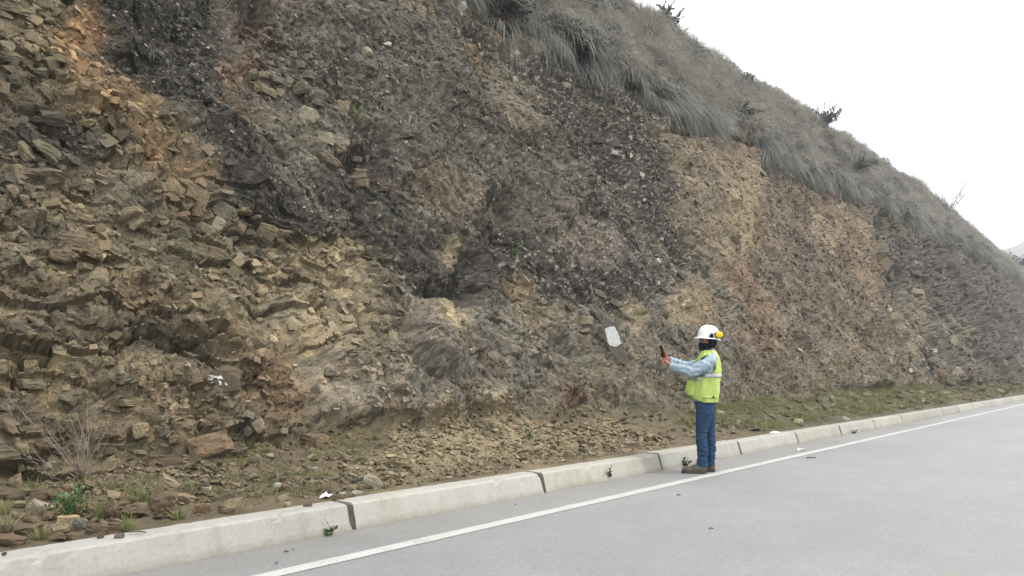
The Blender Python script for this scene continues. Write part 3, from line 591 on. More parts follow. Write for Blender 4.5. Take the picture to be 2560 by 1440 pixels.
EMB = [
 # foot of the cut, left
 (772, 1108, 122, 40, -6, ORA, 's'), (852, 1147, 66, 26, -18, OLV, 's'), (418, 1160, 122, 36, 4, BRN, 's'), (532, 1110, 108, 44, 14, ORA, 's'), (270, 1080, 78, 28, 16, BRN, 's'), (340, 1080, 76, 30, 10, TAN, 's'),
 (232, 1088, 50, 24, 20, BRN, 's'), (405, 1078, 40, 22, 24, GRY, 's'), (54, 1121, 48, 28, 0, TAN, 'r'), (115, 1108, 58, 34, -8, BRN, 'r'), (26, 1060, 52, 52, 60, BRN, 'b'), (10, 980, 40, 30, 0, BRN, 'b'), (300, 1008, 78, 14, 0, TAN, 's'),
 (570, 931, 64, 20, -4, BRN, 's'), (480, 945, 50, 30, 30, BRN, 's'), (600, 1130, 40, 20, -10, GRY, 'b'), (548, 1137, 26, 18, 0, DRK, 'b'), (430, 1100, 46, 16, 8, RED, 's'), (240, 1120, 24, 24, 0, OLV, 'b'), (270, 1126, 40, 16, 10, TAN, 's'),
 (352, 1130, 30, 10, 0, TAN, 's'), (10, 1010, 60, 26, -10, GRY, 's'), (160, 985, 70, 26, -14, OLV, 's'), (80, 960, 60, 20, -6, OLV, 's'), (160, 975, 34, 26, 0, TAN, 'b'), (200, 930, 40, 16, 0, TAN, 's'), (300, 925, 26, 16, 10, PAL, 's'), (330, 920, 18, 20, 30, PAL, 'b'),
 (365, 930, 24, 14, 0, TAN, 's'), (70, 915, 60, 20, 8, TAN, 's'), (640, 1070, 60, 24, 36, TAN, 's'), (540, 1060, 50, 30, 0, BRN, 'b'), (470, 1060, 36, 30, 10, ORA, 'b'), (700, 1000, 40, 16, 8, BRN, 's'), (790, 975, 30, 18, 20, GRY, 's'), (820, 930, 50, 16, -20, GRY, 's'),
 (895, 1000, 10, 26, 10, WHT, 'b'), (1075, 1000, 22, 34, 35, GRY, 's'), (1055, 1035, 30, 24, -40, GRY, 'b'), (960, 1020, 30, 26, 60, BRN, 'b'), (1110, 1050, 24, 28, 60, TAN, 'b'), (985, 1092, 24, 14, 0, TAN, 's'), (1060, 1105, 20, 14, 0, TAN, 'b'),
 # middle left shelf of broken slabs
 (495, 485, 58, 30, -18, BRN, 's'), (487, 518, 62, 34, -16, BRN, 's'), (450, 548, 48, 52, -50, RED, 'b'), (562, 530, 62, 30, -24, GRY, 's'), (608, 532, 52, 34, -12, TAN, 'b'), (537, 562, 54, 34, -22, PAL, 's'), (515, 577, 52, 24, -14, TAN, 's'), (455, 585, 42, 22, 10, DRK, 's'),
 (670, 577, 46, 44, -50, TAN, 'b'), (714, 580, 40, 24, -10, TAN, 'b'), (590, 655, 36, 32, 50, TAN, 'b'), (550, 636, 54, 22, -14, BRN, 's'), (186, 606, 76, 30, -8, BRN, 's'), (160, 642, 62, 38, 0, BRN, 'b'), (228, 628, 60, 24, -16, BRN, 's'), (245, 642, 32, 22, 0, TAN, 'b'),
 (236, 702, 62, 60, 30, TAN, 'b'), (104, 685, 36, 14, -46, GRY, 's'), (77, 837, 30, 22, 10, TAN, 'b'), (150, 868, 32, 16, 14, GRY, 's'), (254, 868, 38, 16, -16, PAL, 's'), (275, 880, 24, 10, -16, PAL, 's'), (62, 512, 36, 22, -10, TAN, 'b'), (30, 478, 42, 26, -20, TAN, 'b'),
 (130, 507, 44, 20, 10, TAN, 's'), (20, 635, 40, 18, 0, OLV, 's'), (30, 590, 50, 30, 0, OLV, 'b'), (640, 545, 26, 14, 20, TAN, 'b'), (600, 570, 30, 20, -30, TAN, 's'), (420, 610, 30, 20, 0, TAN, 'b'), (75, 835, 30, 20, 0, TAN, 'b'), (150, 790, 34, 14, -30, GRY, 's'), (60, 820, 40, 14, -30, GRY, 's'),
 (340, 560, 40, 20, 50, TAN, 's'), (310, 500, 50, 30, -50, OLV, 's'), (330, 530, 60, 16, 30, TAN, 's'), (265, 500, 26, 22, -30, OLV, 'b'), (465, 682, 22, 12, 0, GRY, 's'), (460, 460, 40, 24, -20, TAN, 'b'), (520, 465, 50, 20, -20, GRY, 's'),
 # upper left
 (118, 100, 42, 30, -10, OLV, 'b'), (142, 120, 46, 34, -20, TAN, 'b'), (180, 138, 28, 24, 10, TAN, 'b'), (200, 136, 22, 26, 20, OLV, 'b'), (147, 146, 32, 14, 0, TAN, 's'), (102, 185, 46, 26, -20, OLV, 'b'), (112, 218, 30, 12, -40, PAL, 's'), (18, 306, 28, 30, 0, ORA, 'b'), (132, 295, 72, 40, -8, DRK, 'b'),
 (62, 380, 56, 36, -30, TAN, 'b'), (108, 378, 76, 40, -20, OLV, 'b'), (216, 306, 60, 30, 0, TAN, 'b'), (340, 282, 54, 40, -20, TAN, 'b'), (405, 292, 44, 22, -10, DRK, 'b'), (418, 298, 24, 16, -30, OLV, 's'), (362, 330, 16, 14, 0, PAL, 'b'), (322, 370, 52, 24, -10, BRN, 's'), (375, 358, 46, 22, -8, BRN, 's'),
 (210, 215, 40, 30, 0, TAN, 'b'), (110, 12, 50, 18, 0, OLV, 's'), (40, 25, 90, 18, -6, OLV, 's'), (35, 205, 44, 40, 0, DRK, 'b'), (55, 190, 36, 16, -20, BRN, 's'), (10, 120, 40, 40, 0, OLV, 'b'), (130, 30, 40, 26, 0, OLV, 'b'), (120, 440, 90, 36, -10, OLV, 'b'), (210, 470, 50, 20, 0, OLV, 's'), (30, 430, 60, 30, 0, TAN, 's'),
 (240, 330, 36, 30, 20, GRY, 'b'), (180, 400, 40, 26, 0, GRY, 'b'),
 # heap of slabs, top centre left
 (697, 152, 30, 18, 10, OLV, 'b'), (672, 158, 26, 16, 0, GRY, 'b'), (720, 160, 28, 12, 0, OLV, 's'), (747, 162, 26, 14, 0, GRY, 's'), (771, 140, 22, 12, 8, RED, 's'), (788, 158, 14, 18, 0, PAL, 'b'), (735, 138, 30, 16, 0, OLV, 's'), (662, 190, 40, 14, 0, TAN, 's'), (694, 202, 38, 12, 0, OLV, 's'), (718, 200, 36, 14, -20, TAN, 's'),
 (772, 190, 42, 16, 0, OLV, 's'), (668, 226, 60, 20, -10, TAN, 's'), (700, 232, 30, 16, -20, TAN, 's'), (750, 222, 44, 34, 0, OLV, 'b'), (795, 240, 52, 44, -20, OLV, 'b'), (765, 292, 56, 60, -40, PAL, 'b'), (850, 212, 18, 10, -20, PAL, 'b'), (858, 278, 52, 40, -6, TAN, 's'), (884, 246, 22, 8, 0, TAN, 's'),
 (915, 316, 46, 38, 40, TAN, 'b'), (808, 342, 60, 24, -22, PAL, 's'), (850, 352, 56, 26, -22, PAL, 's'), (848, 374, 40, 26, 0, TAN, 'b'), (822, 402, 60, 30, -20, TAN, 'b'), (790, 255, 40, 16, -20, GRY, 's'), (596, 205, 30, 22, 0, TAN, 'b'), (565, 215, 28, 22, -10, TAN, 'b'), (628, 190, 34, 22, 10, OLV, 'b'), (545, 175, 20, 30, 0, PAL, 'b'),
 (915, 134, 32, 30, 20, PAL, 'r'), (893, 106, 10, 26, -8, PAL, 's'), (968, 110, 22, 8, 0, WHT, 's'), (975, 112, 10, 10, 0, WHT, 'b'), (920, 162, 40, 12, -10, GRY, 's'), (960, 78, 12, 8, -30, PAL, 's'), (1024, 302, 8, 24, 0, PAL, 's'), (1042, 138, 8, 14, 20, PAL, 'b'),
 (902, 428, 44, 12, 0, TAN, 's'), (955, 458, 50, 16, -8, RED, 's'), (955, 474, 40, 10, 0, BRN, 's'), (898, 440, 40, 10, 0, TAN, 's'), (902, 458, 40, 16, 6, TAN, 's'), (1016, 430, 22, 14, 0, GRY, 'b'), (890, 398, 30, 12, 0, GRY, 's'), (1156, 20, 28, 38, -20, WHT, 'b'), (1200, 115, 8, 14, 10, WHT, 'b'),
 (1290, 133, 14, 20, -20, WHT, 'b'), (1287, 199, 14, 14, 0, WHT, 'b'), (1340, 122, 26, 26, 0, TAN, 'b'), (1314, 80, 36, 8, 0, GRY, 's'), (1338, 96, 42, 10, -20, BRN, 's'), (1397, 175, 14, 22, 30, TAN, 's'), (1412, 213, 30, 14, -6, PAL, 's'), (1585, 223, 12, 12, 0, WHT, 'b'), (1550, 276, 30, 6, -30, TAN, 's'), (1588, 288, 34, 8, 2, TAN, 's'),
 (1600, 280, 22, 6, 0, OLV, 's'), (1490, 354, 38, 6, -4, GRY, 's'), (1575, 384, 11, 18, 25, WHT, 's'), (1603, 437, 18, 9, -40, WHT, 's'), (1766, 348, 10, 10, 0, WHT, 'b'), (1746, 380, 20, 6, 6, PAL, 's'), (1682, 428, 30, 26, 40, TAN, 'b'), (1016, 357, 8, 10, 0, WHT, 'b'), (950, 539, 8, 8, 0, WHT, 'b'), (1312, 702, 30, 24, -30, TAN, 'b'),
 # group around the painted slab
 (1497, 793, 62, 16, -62, GRY, 's'), (1515, 800, 40, 26, -60, GRY, 'b'), (1493, 858, 32, 18, -14, GRY, 'b'), (1460, 832, 32, 16, 10, GRY, 'b'), (1466, 802, 36, 18, 10, TAN, 's'), (1430, 778, 40, 14, -60, BRN, 's'), (1478, 722, 8, 24, 0, GRY, 's'), (1500, 735, 32, 16, -20, GRY, 'b'), (1647, 653, 10, 16, 20, WHT, 'b'), (1643, 708, 14, 8, 0, WHT, 's'),
 (1557, 780, 18, 28, 10, GRY, 'b'), (1540, 760, 30, 18, -50, GRY, 'b'), (1570, 800, 16, 30, 0, DRK, 'b'), (1455, 860, 12, 30, 10, BRN, 's'), (1470, 870, 14, 16, 0, BRN, 'b'), (1325, 830, 8, 8, 0, WHT, 'b'), (1568, 835, 14, 50, 20, DRK, 'b'), (1505, 925, 30, 12, -20, TAN, 's'), (1410, 1120, 30, 12, -40, TAN, 's'), (1558, 868, 30, 18, 0, DRK, 'b'),
 (1715, 870, 26, 8, -40, TAN, 's'), (1690, 850, 26, 8, -45, GRY, 's'), (1720, 845, 22, 8, -45, TAN, 's'), (1705, 825, 30, 8, -40, GRY, 's'), (1740, 820, 22, 8, -45, TAN, 's'), (1665, 835, 26, 8, -45, GRY, 's'), (1742, 865, 14, 8, -30, TAN, 's'),
 # far right
 (2203, 657, 52, 24, -30, BRN, 's'), (2220, 693, 28, 36, -20, BRN, 'b'), (2287, 690, 42, 32, -30, DRK, 'b'), (2223, 775, 11, 12, 0, WHT, 'r'), (2230, 797, 28, 34, -50, TAN, 'b'), (2297, 737, 38, 28, 0, TAN, 'b'), (2330, 877, 26, 8, -6, WHT, 's'), (2330, 901, 38, 18, 0, GRY, 'r'), (2277, 927, 11, 12, 20, WHT, 'b'), (2220, 940, 14, 8, -20, PAL, 'b'),
 (2257, 942, 9, 8, 0, PAL, 'b'), (2367, 960, 36, 26, -10, DRK, 'b'), (2347, 933, 28, 24, -10, RED, 'b'), (2102, 515, 28, 18, 50, TAN, 's'), (2133, 500, 50, 16, -20, GRY, 's'), (2113, 478, 38, 14, 0, TAN, 's'), (2193, 502, 32, 26, -40, ORA, 'b'), (2113, 548, 18, 6, 0, PAL, 's'), (1977, 455, 8, 8, 0, PAL, 'b'), (2047, 418, 10, 6, 0, WHT, 'b'), (1935, 385, 12, 6, -30, PAL, 's'),
 (2235, 548, 26, 20, -10, GRY, 'b'), (2250, 580, 40, 20, -30, GRY, 's'), (2400, 940, 24, 14, 0, GRY, 'b'), (2420, 880, 26, 12, -20, GRY, 's'), (2460, 860, 26, 8, 10, TAN, 's'), (2190, 870, 30, 14, -30, BRN, 's'), (2130, 930, 20, 10, -20, TAN, 's'),
]
for k, e in enumerate(EMB):
    o = stone(*e, parent=o_face, out=.20 if e[0] < 1100 else .17, seed=k)
    if o: o.color = tuple(x * 1.08 for x in o.color[:3]) + (1,)
cnt = len(EMB) + 2
sel = np.argwhere((row[:, 0][:, None] > RB[2] + 30) & (row < RB[4] - 20) & (BX > 0) & (BX < 2560) & (BY > 0) & (UU > 1))
wgt = (mLEFT[sel[:, 0], sel[:, 1]] * (1 - .6 * mDARK1[sel[:, 0], sel[:, 1]]) + .05 + .12 * rough_[sel[:, 0], sel[:, 1]]) ; wgt /= wgt.sum()
rq = np.random.default_rng(5)
for (i, j) in sel[rq.choice(len(sel), 300 - cnt, replace=False, p=wgt)]:
    c_ = np.clip(col[i, j] * rq.uniform(.95, 1.35), 0, .6); w = rq.uniform(14, 36)
    o = stone(BX[i, j], BY[i, j], w, w * rq.uniform(.35, .75), rq.normal(-8, 14), (128, 120, 100), rq.choice(['s', 's', 's', 'b']), parent=o_face, out=rq.uniform(.02, .14), seed=int(rq.integers(1e6)))
    if o: o.color = (*(c_ * KALB), 1)

# slabs with white paint on them
def painted(outline, patches, thick, c, lab):
    xs_ = [p[0] for p in outline]; ys_ = [p[1] for p in outline]; cx, cy = sum(xs_) / len(xs_), sum(ys_) / len(ys_)
    hs_ = [hit(*q)[0] for q in outline + [(cx, cy)]]; p = hit(cx, cy)[0]; to = (CAMP - p).normalized(); ds_ = sorted((CAMP - h).length for h in hs_ if h is not None); p = CAMP - to * (ds_[0] - .01); k = (p.x * FW[0] + p.y * FW[1]) / FPX
    rv = Vector(RT); up = Vector((0, 0, 1)); X = (rv - to * rv.dot(to)).normalized(); Z = (up - to * up.dot(to)).normalized()
    X = (X * .96 + to * .25).normalized(); Z = (Z * .93 - to * -.0 + to * .0).normalized()
    def W(q, d): return p + X * ((q[0] - cx) * k) + Z * ((cy - q[1]) * k) + to * d
    r_ = random.Random(3)
    def prism(poly, d0, d1, jit=.0, sub=4):
        pp = []
        for i in range(len(poly)):
            a_, b_ = poly[i], poly[(i + 1) % len(poly)]
            for s_ in range(sub): t_ = s_ / sub; pp.append((a_[0] * (1 - t_) + b_[0] * t_ + r_.uniform(-jit, jit), a_[1] * (1 - t_) + b_[1] * t_ + r_.uniform(-jit, jit)))
        n_ = len(pp); V = [W(q, d1) for q in pp] + [W(((q[0] - cx) * 1.04 + cx, (q[1] - cy) * 1.02 + cy), (d0 + d1) / 2) for q in pp] + [W(q, d0) for q in pp]
        F = [tuple(range(n_))] + [(l * n_ + (i + 1) % n_, l * n_ + i, (l + 1) * n_ + i, (l + 1) * n_ + (i + 1) % n_) for l in (0, 1) for i in range(n_)]
        return V, F
    o = link('stone', raw('painted_stone', prism(outline, -thick, 0, 1.2), M_STONE, False), o_face); o.color = (*(C(*c) * KALB), 1); o['label'] = lab
    for q in patches:
        m_ = raw('white_paint', prism(q, .001, .004, 1.5, 4), M_WPAINT, False); link('white_paint', m_, o)
M_WPAINT, nt_, N_, L_, b_ = new_mat('white_paint', .7, .3)
n_ = noise_tex(N_, L_, 45, 6, .75, geo_pos(N_)); r_ = ramp(N_, L_, n_.outputs['Fac'], [(.36, (.25, .23, .2)), (.42, (.74, .74, .72)), (.8, (.84, .84, .83))]); L_.new(r_.outputs[0], b_.inputs['Base Color']); bump(N_, L_, b_, n_.outputs['Fac'], .4, .005)
painted([(1503, 804), (1522, 800), (1542, 808), (1556, 850), (1570, 898), (1563, 912), (1545, 905), (1524, 878), (1510, 848)], [[(1513, 822), (1536, 816), (1547, 838), (1554, 858), (1540, 866), (1524, 864), (1516, 842)]], .24, (134, 128, 118), 'upright grey slab with a large white painted patch')
painted([(512, 936), (552, 926), (598, 946), (597, 976), (560, 978), (530, 968)], [[(516, 939), (527, 937), (534, 944), (530, 952), (522, 949)], [(532, 939), (541, 940), (538, 945)], [(540, 942), (553, 940), (558, 947), (546, 948)], [(548, 953), (552, 953), (554, 963), (549, 962)], [(561, 957), (565, 956), (567, 963), (562, 962)], [(529, 957), (539, 955), (544, 966), (541, 972), (535, 966)], [(519, 953), (524, 955), (524, 960)]], .2, (122, 104, 92), 'purplish slab with flaking white paint marks')

# small shards: too many to pick apart, one part of the cliff and one of the verge
def prep(me):
    n = len(me.vertices); v = np.zeros(n * 3, np.float32); me.vertices.foreach_get('co', v)
    f = np.array([p.vertices[:] for p in me.polygons]); return v.reshape(-1, 3), f
CH = [prep(hull_mesh('chip', (slab_pts(rs, 5) if k % 2 else block_pts(rs, 9)))) for k in range(10)]
def shards(name, ij, size, th, colr, parent, out=.1, asp=(.35, .9), flat=None):
    """one mesh of many shards at sheet vertices ij"""
    n = len(ij); rg = np.random.default_rng(len(ij)); kind = rg.integers(0, len(CH), n)
    Pp = P[ij[:, 0], ij[:, 1]]; nn = np.stack([np.zeros(n), nv[ij[:, 0], ij[:, 1]], nz[ij[:, 0], ij[:, 1]]], -1)
    if flat is not None: nn = np.array([0, 0, 1.]) * np.ones((n, 1))
    nn = nn + rg.normal(0, .35, (n, 3)); nn /= np.linalg.norm(nn, axis=1, keepdims=True)
    X = np.array([1., 0, 0]); q = np.cross(nn, X); q /= np.linalg.norm(q, axis=1, keepdims=True); X = np.cross(q, nn)
    t = (np.radians(th + rg.normal(0, 24, n)) if flat is None else rg.uniform(0, 6.28, n))[:, None]; ex = X * np.cos(t) + q * np.sin(t); ey = -X * np.sin(t) + q * np.cos(t)
    sx = size; sy = size * rg.uniform(*asp, n); sz = size * rg.uniform(.25, .7, n)
    Vs, Fs, Cs, off = [], [], [], 0
    for k, (v, f) in enumerate(CH):
        m = np.nonzero(kind == k)[0]
        if not len(m): continue
        c = Pp[m] + nn[m] * (sz[m] * out)[:, None]
        # thin axis across the bedding for most, flat on the face for the rest
        W = c[:, None] + v[None, :, 0:1] * (ex[m] * sx[m, None])[:, None] + v[None, :, 2:3] * (ey[m] * sy[m, None])[:, None] + v[None, :, 1:2] * (nn[m] * sz[m, None])[:, None]
        Vs.append(W.reshape(-1, 3)); Fs.append((f[None] + (off + np.arange(len(m)) * len(v))[:, None, None]).reshape(-1, 3)); Cs.append(np.repeat(colr[m], len(v), 0)); off += W.shape[0] * W.shape[1]
    o = link(name, np_mesh(name, np.vstack(Vs), np.vstack(Fs), np.vstack(Cs) * KALB, False, M_ROCK), parent); o['kind'] = 'stuff'; return o
def pick(mask, n, seed):
    rg = np.random.default_rng(seed); m = mask * ((BX > -120) & (BX < 2700) & (BY > -120) & (BY < 1500)) ; w = m.ravel() / m.sum()
    k = np.searchsorted(np.cumsum(w), rg.random(n)); return np.stack([k // NU, k % NU], -1)
dist = np.sqrt(UU ** 2 + Vv ** 2 + Zz ** 2)
def sizes(ij, lo, hi, pw, seed):
    rg = np.random.default_rng(seed); d = dist[ij[:, 0], ij[:, 1]]; return (lo + (hi - lo) * rg.random(len(ij)) ** pw) * np.clip(d / 10, .8, 5)
def cols(ij, seed, lo=.75, hi=1.5, pale=0., pc=(170, 165, 152)):
    rg = np.random.default_rng(seed); c = col[ij[:, 0], ij[:, 1]]; 
    c = c * rg.uniform(lo, hi, (len(ij), 1)); p = (rg.random(len(ij)) < pale)[:, None]
    return np.where(p, np.array(srgb(*pc)) * rg.uniform(.6, 1.15, (len(ij), 1)), c)
fm = face * (row > RB[2] + 6)
ij = pick(fm * (1 - gm) * (.25 + .9 * sstep(-.2, .3, fbm(UU, QQ, .9, 3, 301))) * (1 - .8 * mDARK1) * (.35 + .65 * soil_), 7500, 1); shards('rock_shards', ij, sizes(ij, .016, .19, 7, 2), -10, cols(ij, 3), o_face, .15)
ij = pick(fm * (1 - gm) * (.4 + fbm(UU, QQ, .5, 3, 305).clip(-.3, 1)).clip(0, 2), 9000, 61); shards('fine_crumbs', ij, sizes(ij, .012, .045, 2.5, 62), -10, cols(ij, 63, .7, 1.45), o_face, .25)
fl = .35 + np.clip(.9 * mDARK2 + .5 * mDARK1, 0, 1) + .8 * sstep(-.1, .4, fbm(UU, QQ, 1.2, 3, 302))
ij = pick(fm * (.12 + gm + .8 * mDARK1) * fl * (1 - .75 * smooth_) * (.3 + .7 * (UU < 40)), 34000, 4); shards('gravel_chips', ij, sizes(ij, .014, .06, 3.4, 5), -45, cols(ij, 6, .7, 1.6, .13), o_face, .2)
ij = pick(fm * (.15 + gm) * np.clip(mTAN1 + mTAN2 + mBRNR + mGREYR + .2, 0, 1), 7000, 7); shards('scree_chips', ij, sizes(ij, .016, .09, 3.5, 8), -50, cols(ij, 9, .75, 1.35, .03), o_face, .1)
vm = verge * (row > 4)
ij = pick(vm * np.where(UU < 10, 1, .35) * (1 + 1.2 * (mFOOT > .3)) * (1 + 1.5 * (UU < 4)) * (.3 + sstep(-.2, .3, fbm(UU, QQ, .5, 3, 303))), 11000, 10); shards('verge_rubble', ij, sizes(ij, .014, .13, 4.5, 11), 0, cols(ij, 12, .8, 1.6, .12, (172, 158, 130)), o_verge, .35, flat=1)
ij = pick((mFOOT > .3) * (row < RB[2] + 30) * (row > 3) * 1., 4500, 13); shards('foot_rubble', ij, sizes(ij, .014, .10, 4.5, 14), 0, cols(ij, 15, .85, 1.5, .3, (182, 165, 128)), o_verge, .35, flat=1)

# loose rocks on the verge: things
LOOSE = [
 (408, 1221, 74, 34, -28, TAN, 's', 'pale flat slab lying tilted on top of the biggest verge boulder', None),
 (408, 1268, 66, 52, 8, BRN, 'r', 'biggest rounded brown boulder just behind the kerb', None),
 (338, 1284, 62, 32, 6, BRN, 'b', 'brown rock touching the left side of the biggest boulder', None),
 (276, 1286, 34, 36, 0, RED, 'b', 'reddish upright rock between the green tufts near the kerb', None),
 (461, 1250, 44, 24, -8, TAN, 'b', 'pale wedge rock right of the biggest boulder', None),
 (380, 1236, 22, 18, 0, BRN, 'b', 'small brown rock under the tilted pale slab', None),
 (510, 1273, 36, 24, -10, ORA, 'b', 'bright orange angular rock alone near the kerb', None),
 (583, 1273, 46, 36, 10, TAN, 'b', 'tan lumpy rock beside the kerb, right of the orange rock', None),
 (100, 1276, 54, 26, -30, PAL, 's', 'long pale angular rock leaning in the left rubble heap', None),
 (166, 1307, 50, 20, 0, (196, 172, 126), 's', 'cream coloured flat rock in front of the green weed', None),
 (128, 1296, 38, 22, -8, BRN, 'b', 'brown rock just behind the cream flat rock', None),
 (136, 1243, 40, 28, -12, BRN, 'b', 'squarish brown rock at the back of the left heap', None),
 (166, 1227, 38, 18, 4, ORA, 's', 'orange-brown flat rock above the green weed', None),
 (100, 1240, 42, 20, 12, BRN, 's', 'sloping brown rock left of the squarish one', None),
 (42, 1209, 32, 34, 30, TAN, 'b', 'tan upright rock against the foot of the cut at far left', None),
 (68, 1333, 54, 30, 10, BRN, 'b', 'broad brown rock at the left end of the heap by the kerb', None),
 (152, 1329, 42, 24, -8, TAN, 'b', 'tan block resting in front of the cream flat rock', None),
 (26, 1356, 56, 28, 0, BRN, 'b', 'lowest left brown rock right beside the kerb', None),
 (144, 1347, 34, 20, 8, BRN, 'b', 'small brown block at the kerb below the tan block', None),
 (216, 1276, 34, 36, 30, ORA, 'b', 'rusty upright rock right of the green weed', None),
 (206, 1318, 52, 22, -10, GRY, 's', 'greyish flat rock in front of the rusty upright rock', None),
 (242, 1330, 46, 20, -6, BRN, 's', 'brown flat rock between greyish flat rock and kerb', None),
 (286, 1322, 30, 16, 0, BRN, 's', 'small flat brown rock below the reddish upright rock', None),
 (104, 1326, 24, 18, 0, TAN, 'b', "smallest tan rock in front of the brown rock at the heap's left", 1), (180, 1346, 34, 14, 0, BRN, 's', "flat little brown rock at the kerb right of the small block", 1), (50, 1262, 26, 16, 0, TAN, 'b', "little tan rock at far left behind the broad brown rock", 1), (45, 1290, 30, 18, 0, TAN, 'b', "tan rock at far left between broad brown rock and back row", 1), (75, 1302, 26, 16, 10, TAN, 'b', "small tan rock just left of the cream flat rock", 1), (10, 1325, 34, 20, 0, BRN, 'b', "brown rock at the left photo edge beside the kerb", 1),
 (232, 1262, 24, 14, 0, TAN, 'b', "little tan rock behind the rusty upright rock", 1), (310, 1262, 24, 14, 0, TAN, 'b', "little tan rock left of the brown boulder neighbour, further back", 1), (556, 1278, 22, 20, 10, BRN, 'b', "brown stub beside the tan lumpy rock", 1), (440, 1285, 22, 14, 0, BRN, 'b', "small brown rock at the kerb under the biggest boulder", 1), (20, 1240, 28, 18, 0, BRN, 'b', "brown rock at the left photo edge, back of the verge", 1), (70, 1232, 26, 16, 0, TAN, 'b', "tan rock at the back of the verge, far left", 1),
 (515, 1227, 24, 11, 0, PAL, 's', 'pale flat stone lying alone behind the orange rock', None),
 (924, 1213, 46, 34, -34, PAL, 'b', 'pointed pale wedge rock by the kerb near the wide joint', None),
 (895, 1238, 24, 18, 0, PAL, 'b', 'whitish round rock directly above the wide kerb joint', None),
 (881, 1224, 20, 14, 0, TAN, 'b', 'small tan rock behind the whitish round one', None),
 (846, 1249, 30, 13, 0, BRN, 's', 'brown flat rock left of the wide kerb joint', None),
 (717, 1222, 28, 16, -10, BRN, 'b', 'brown rock touching a white stone on the verge', None),
 (698, 1220, 24, 13, -14, WHT, 's', 'white flat stone leaning on a brown rock', None),
 (719, 1264, 15, 11, 0, PAL, 'r', 'small round pale pebble beside the kerb', None),
 (856, 1236, 13, 9, 0, WHT, 'b', 'tiny white stone left of the kerb joint rocks', None),
 (788, 1176, 11, 14, 10, WHT, 'b', 'bright white stone in the middle of the dark verge', None),
 (1997, 1055, 20, 9, -10, (190, 186, 130), 's', 'yellowish pale rock in the grass right of the person', None),
 (2115, 1048, 20, 6, -20, WHT, 's', 'white flat stone in the grass at the fifth kerb block past the person', None),
 (2500, 980, 14, 8, 0, (180, 190, 150), 's', 'pale rock in the green grass at the far end of the kerb', None),
 (1420, 1140, 34, 12, -10, TAN, 's', 'tan flat rock on the yellow rubble', None), (1575, 1112, 20, 12, 0, PAL, 'b', 'pale block near the kerb left of the person', None), (1592, 1115, 22, 13, 8, TAN, 's', 'tan block next to the pale block by the kerb', None), (1502, 1138, 26, 11, 0, TAN, 's', 'tan slab at the kerb by the middle of the yellow rubble', None),
 (1684, 1108, 18, 8, 0, PAL, 's', 'pale flat stone beside the kerb just left of the person', None), (1455, 1128, 18, 8, 0, DRK, 's', 'dark purplish flat stone on the yellow rubble', None), (1300, 1152, 26, 9, 4, (92, 78, 74), 's', 'dark flake on the rubble above the third kerb joint', None),
]
for k, (x, y, w, h, a, c, kd, lab, grp) in enumerate(LOOSE):
    o = stone(x, y + h * .25, w * 1.15, h * 1.18, a, c, kd, name='loose_rock', loose=True, seed=900 + k)
    if o is None: continue
    tag(o, lab, 'rock', 'loose rocks on the verge' if grp is None else 'small rocks of the left rubble heap')
# chips on the kerb top
for k, (x, y, w, h, c, lab) in enumerate([(252, 1343, 20, 9, BRN, 'small brown chip of rock lying on the kerb top at left'), (297, 1342, 28, 7, GRY, 'thin grey flake lying on the kerb top at left'), (10, 1386, 12, 6, RED, 'tiny reddish chip at the left edge on the kerb top'), (770, 1265, 26, 7, BRN, 'thin brown flake on the kerb top left of the wide joint')]):
    p = ray(x, y); t = (.205 - CAMZ) / p.z; q = CAMP + p * t; kk = (q.x * FW[0] + q.y * FW[1]) / FPX
    o = link('rock_chip', SLAB[k]); o.location = q + Vector((0, 0, h * kk * .35)); o.scale = (w * kk, w * kk * .7, h * kk * 1.3); o.rotation_euler = (0, 0, ALPHA - R(90) + .3); o.color = (*(C(*c) * KALB), 1)
    tag(o, lab, 'stone')
# ------------------------------------------------------------------ tube and ball builders
# ------------------------------------------------------------------ vegetation
def blade_mat(name, stops, tip, rnd=True):
    m, nt, N, L, b = new_mat(name, .75, .15)
    oi = N.new('ShaderNodeObjectInfo'); g = N.new('ShaderNodeNewGeometry')
    r = ramp(N, L, oi.outputs['Random'], stops); a = N.new('ShaderNodeAttribute'); a.attribute_name = 'col'
    sx = N.new('ShaderNodeSeparateColor'); L.new(a.outputs['Color'], sx.inputs[0])
    c = mul(N, L, r.outputs[0], tip, sx.outputs[0], 'MIX')
    r2 = ramp(N, L, sx.outputs[1], [(0, grey(.7)), (1, grey(1.3))]); c = mul(N, L, c, r2.outputs[0])
    L.new(c, b.inputs['Base Color'])
    tr = N.new('ShaderNodeBsdfTranslucent'); L.new(c, tr.inputs[0]); ms = N.new('ShaderNodeMixShader'); ms.inputs[0].default_value = .3
    L.new(b.outputs[0], ms.inputs[1]); L.new(tr.outputs[0], ms.inputs[2]); L.new(ms.outputs[0], N['Material Output'].inputs[0]); return m
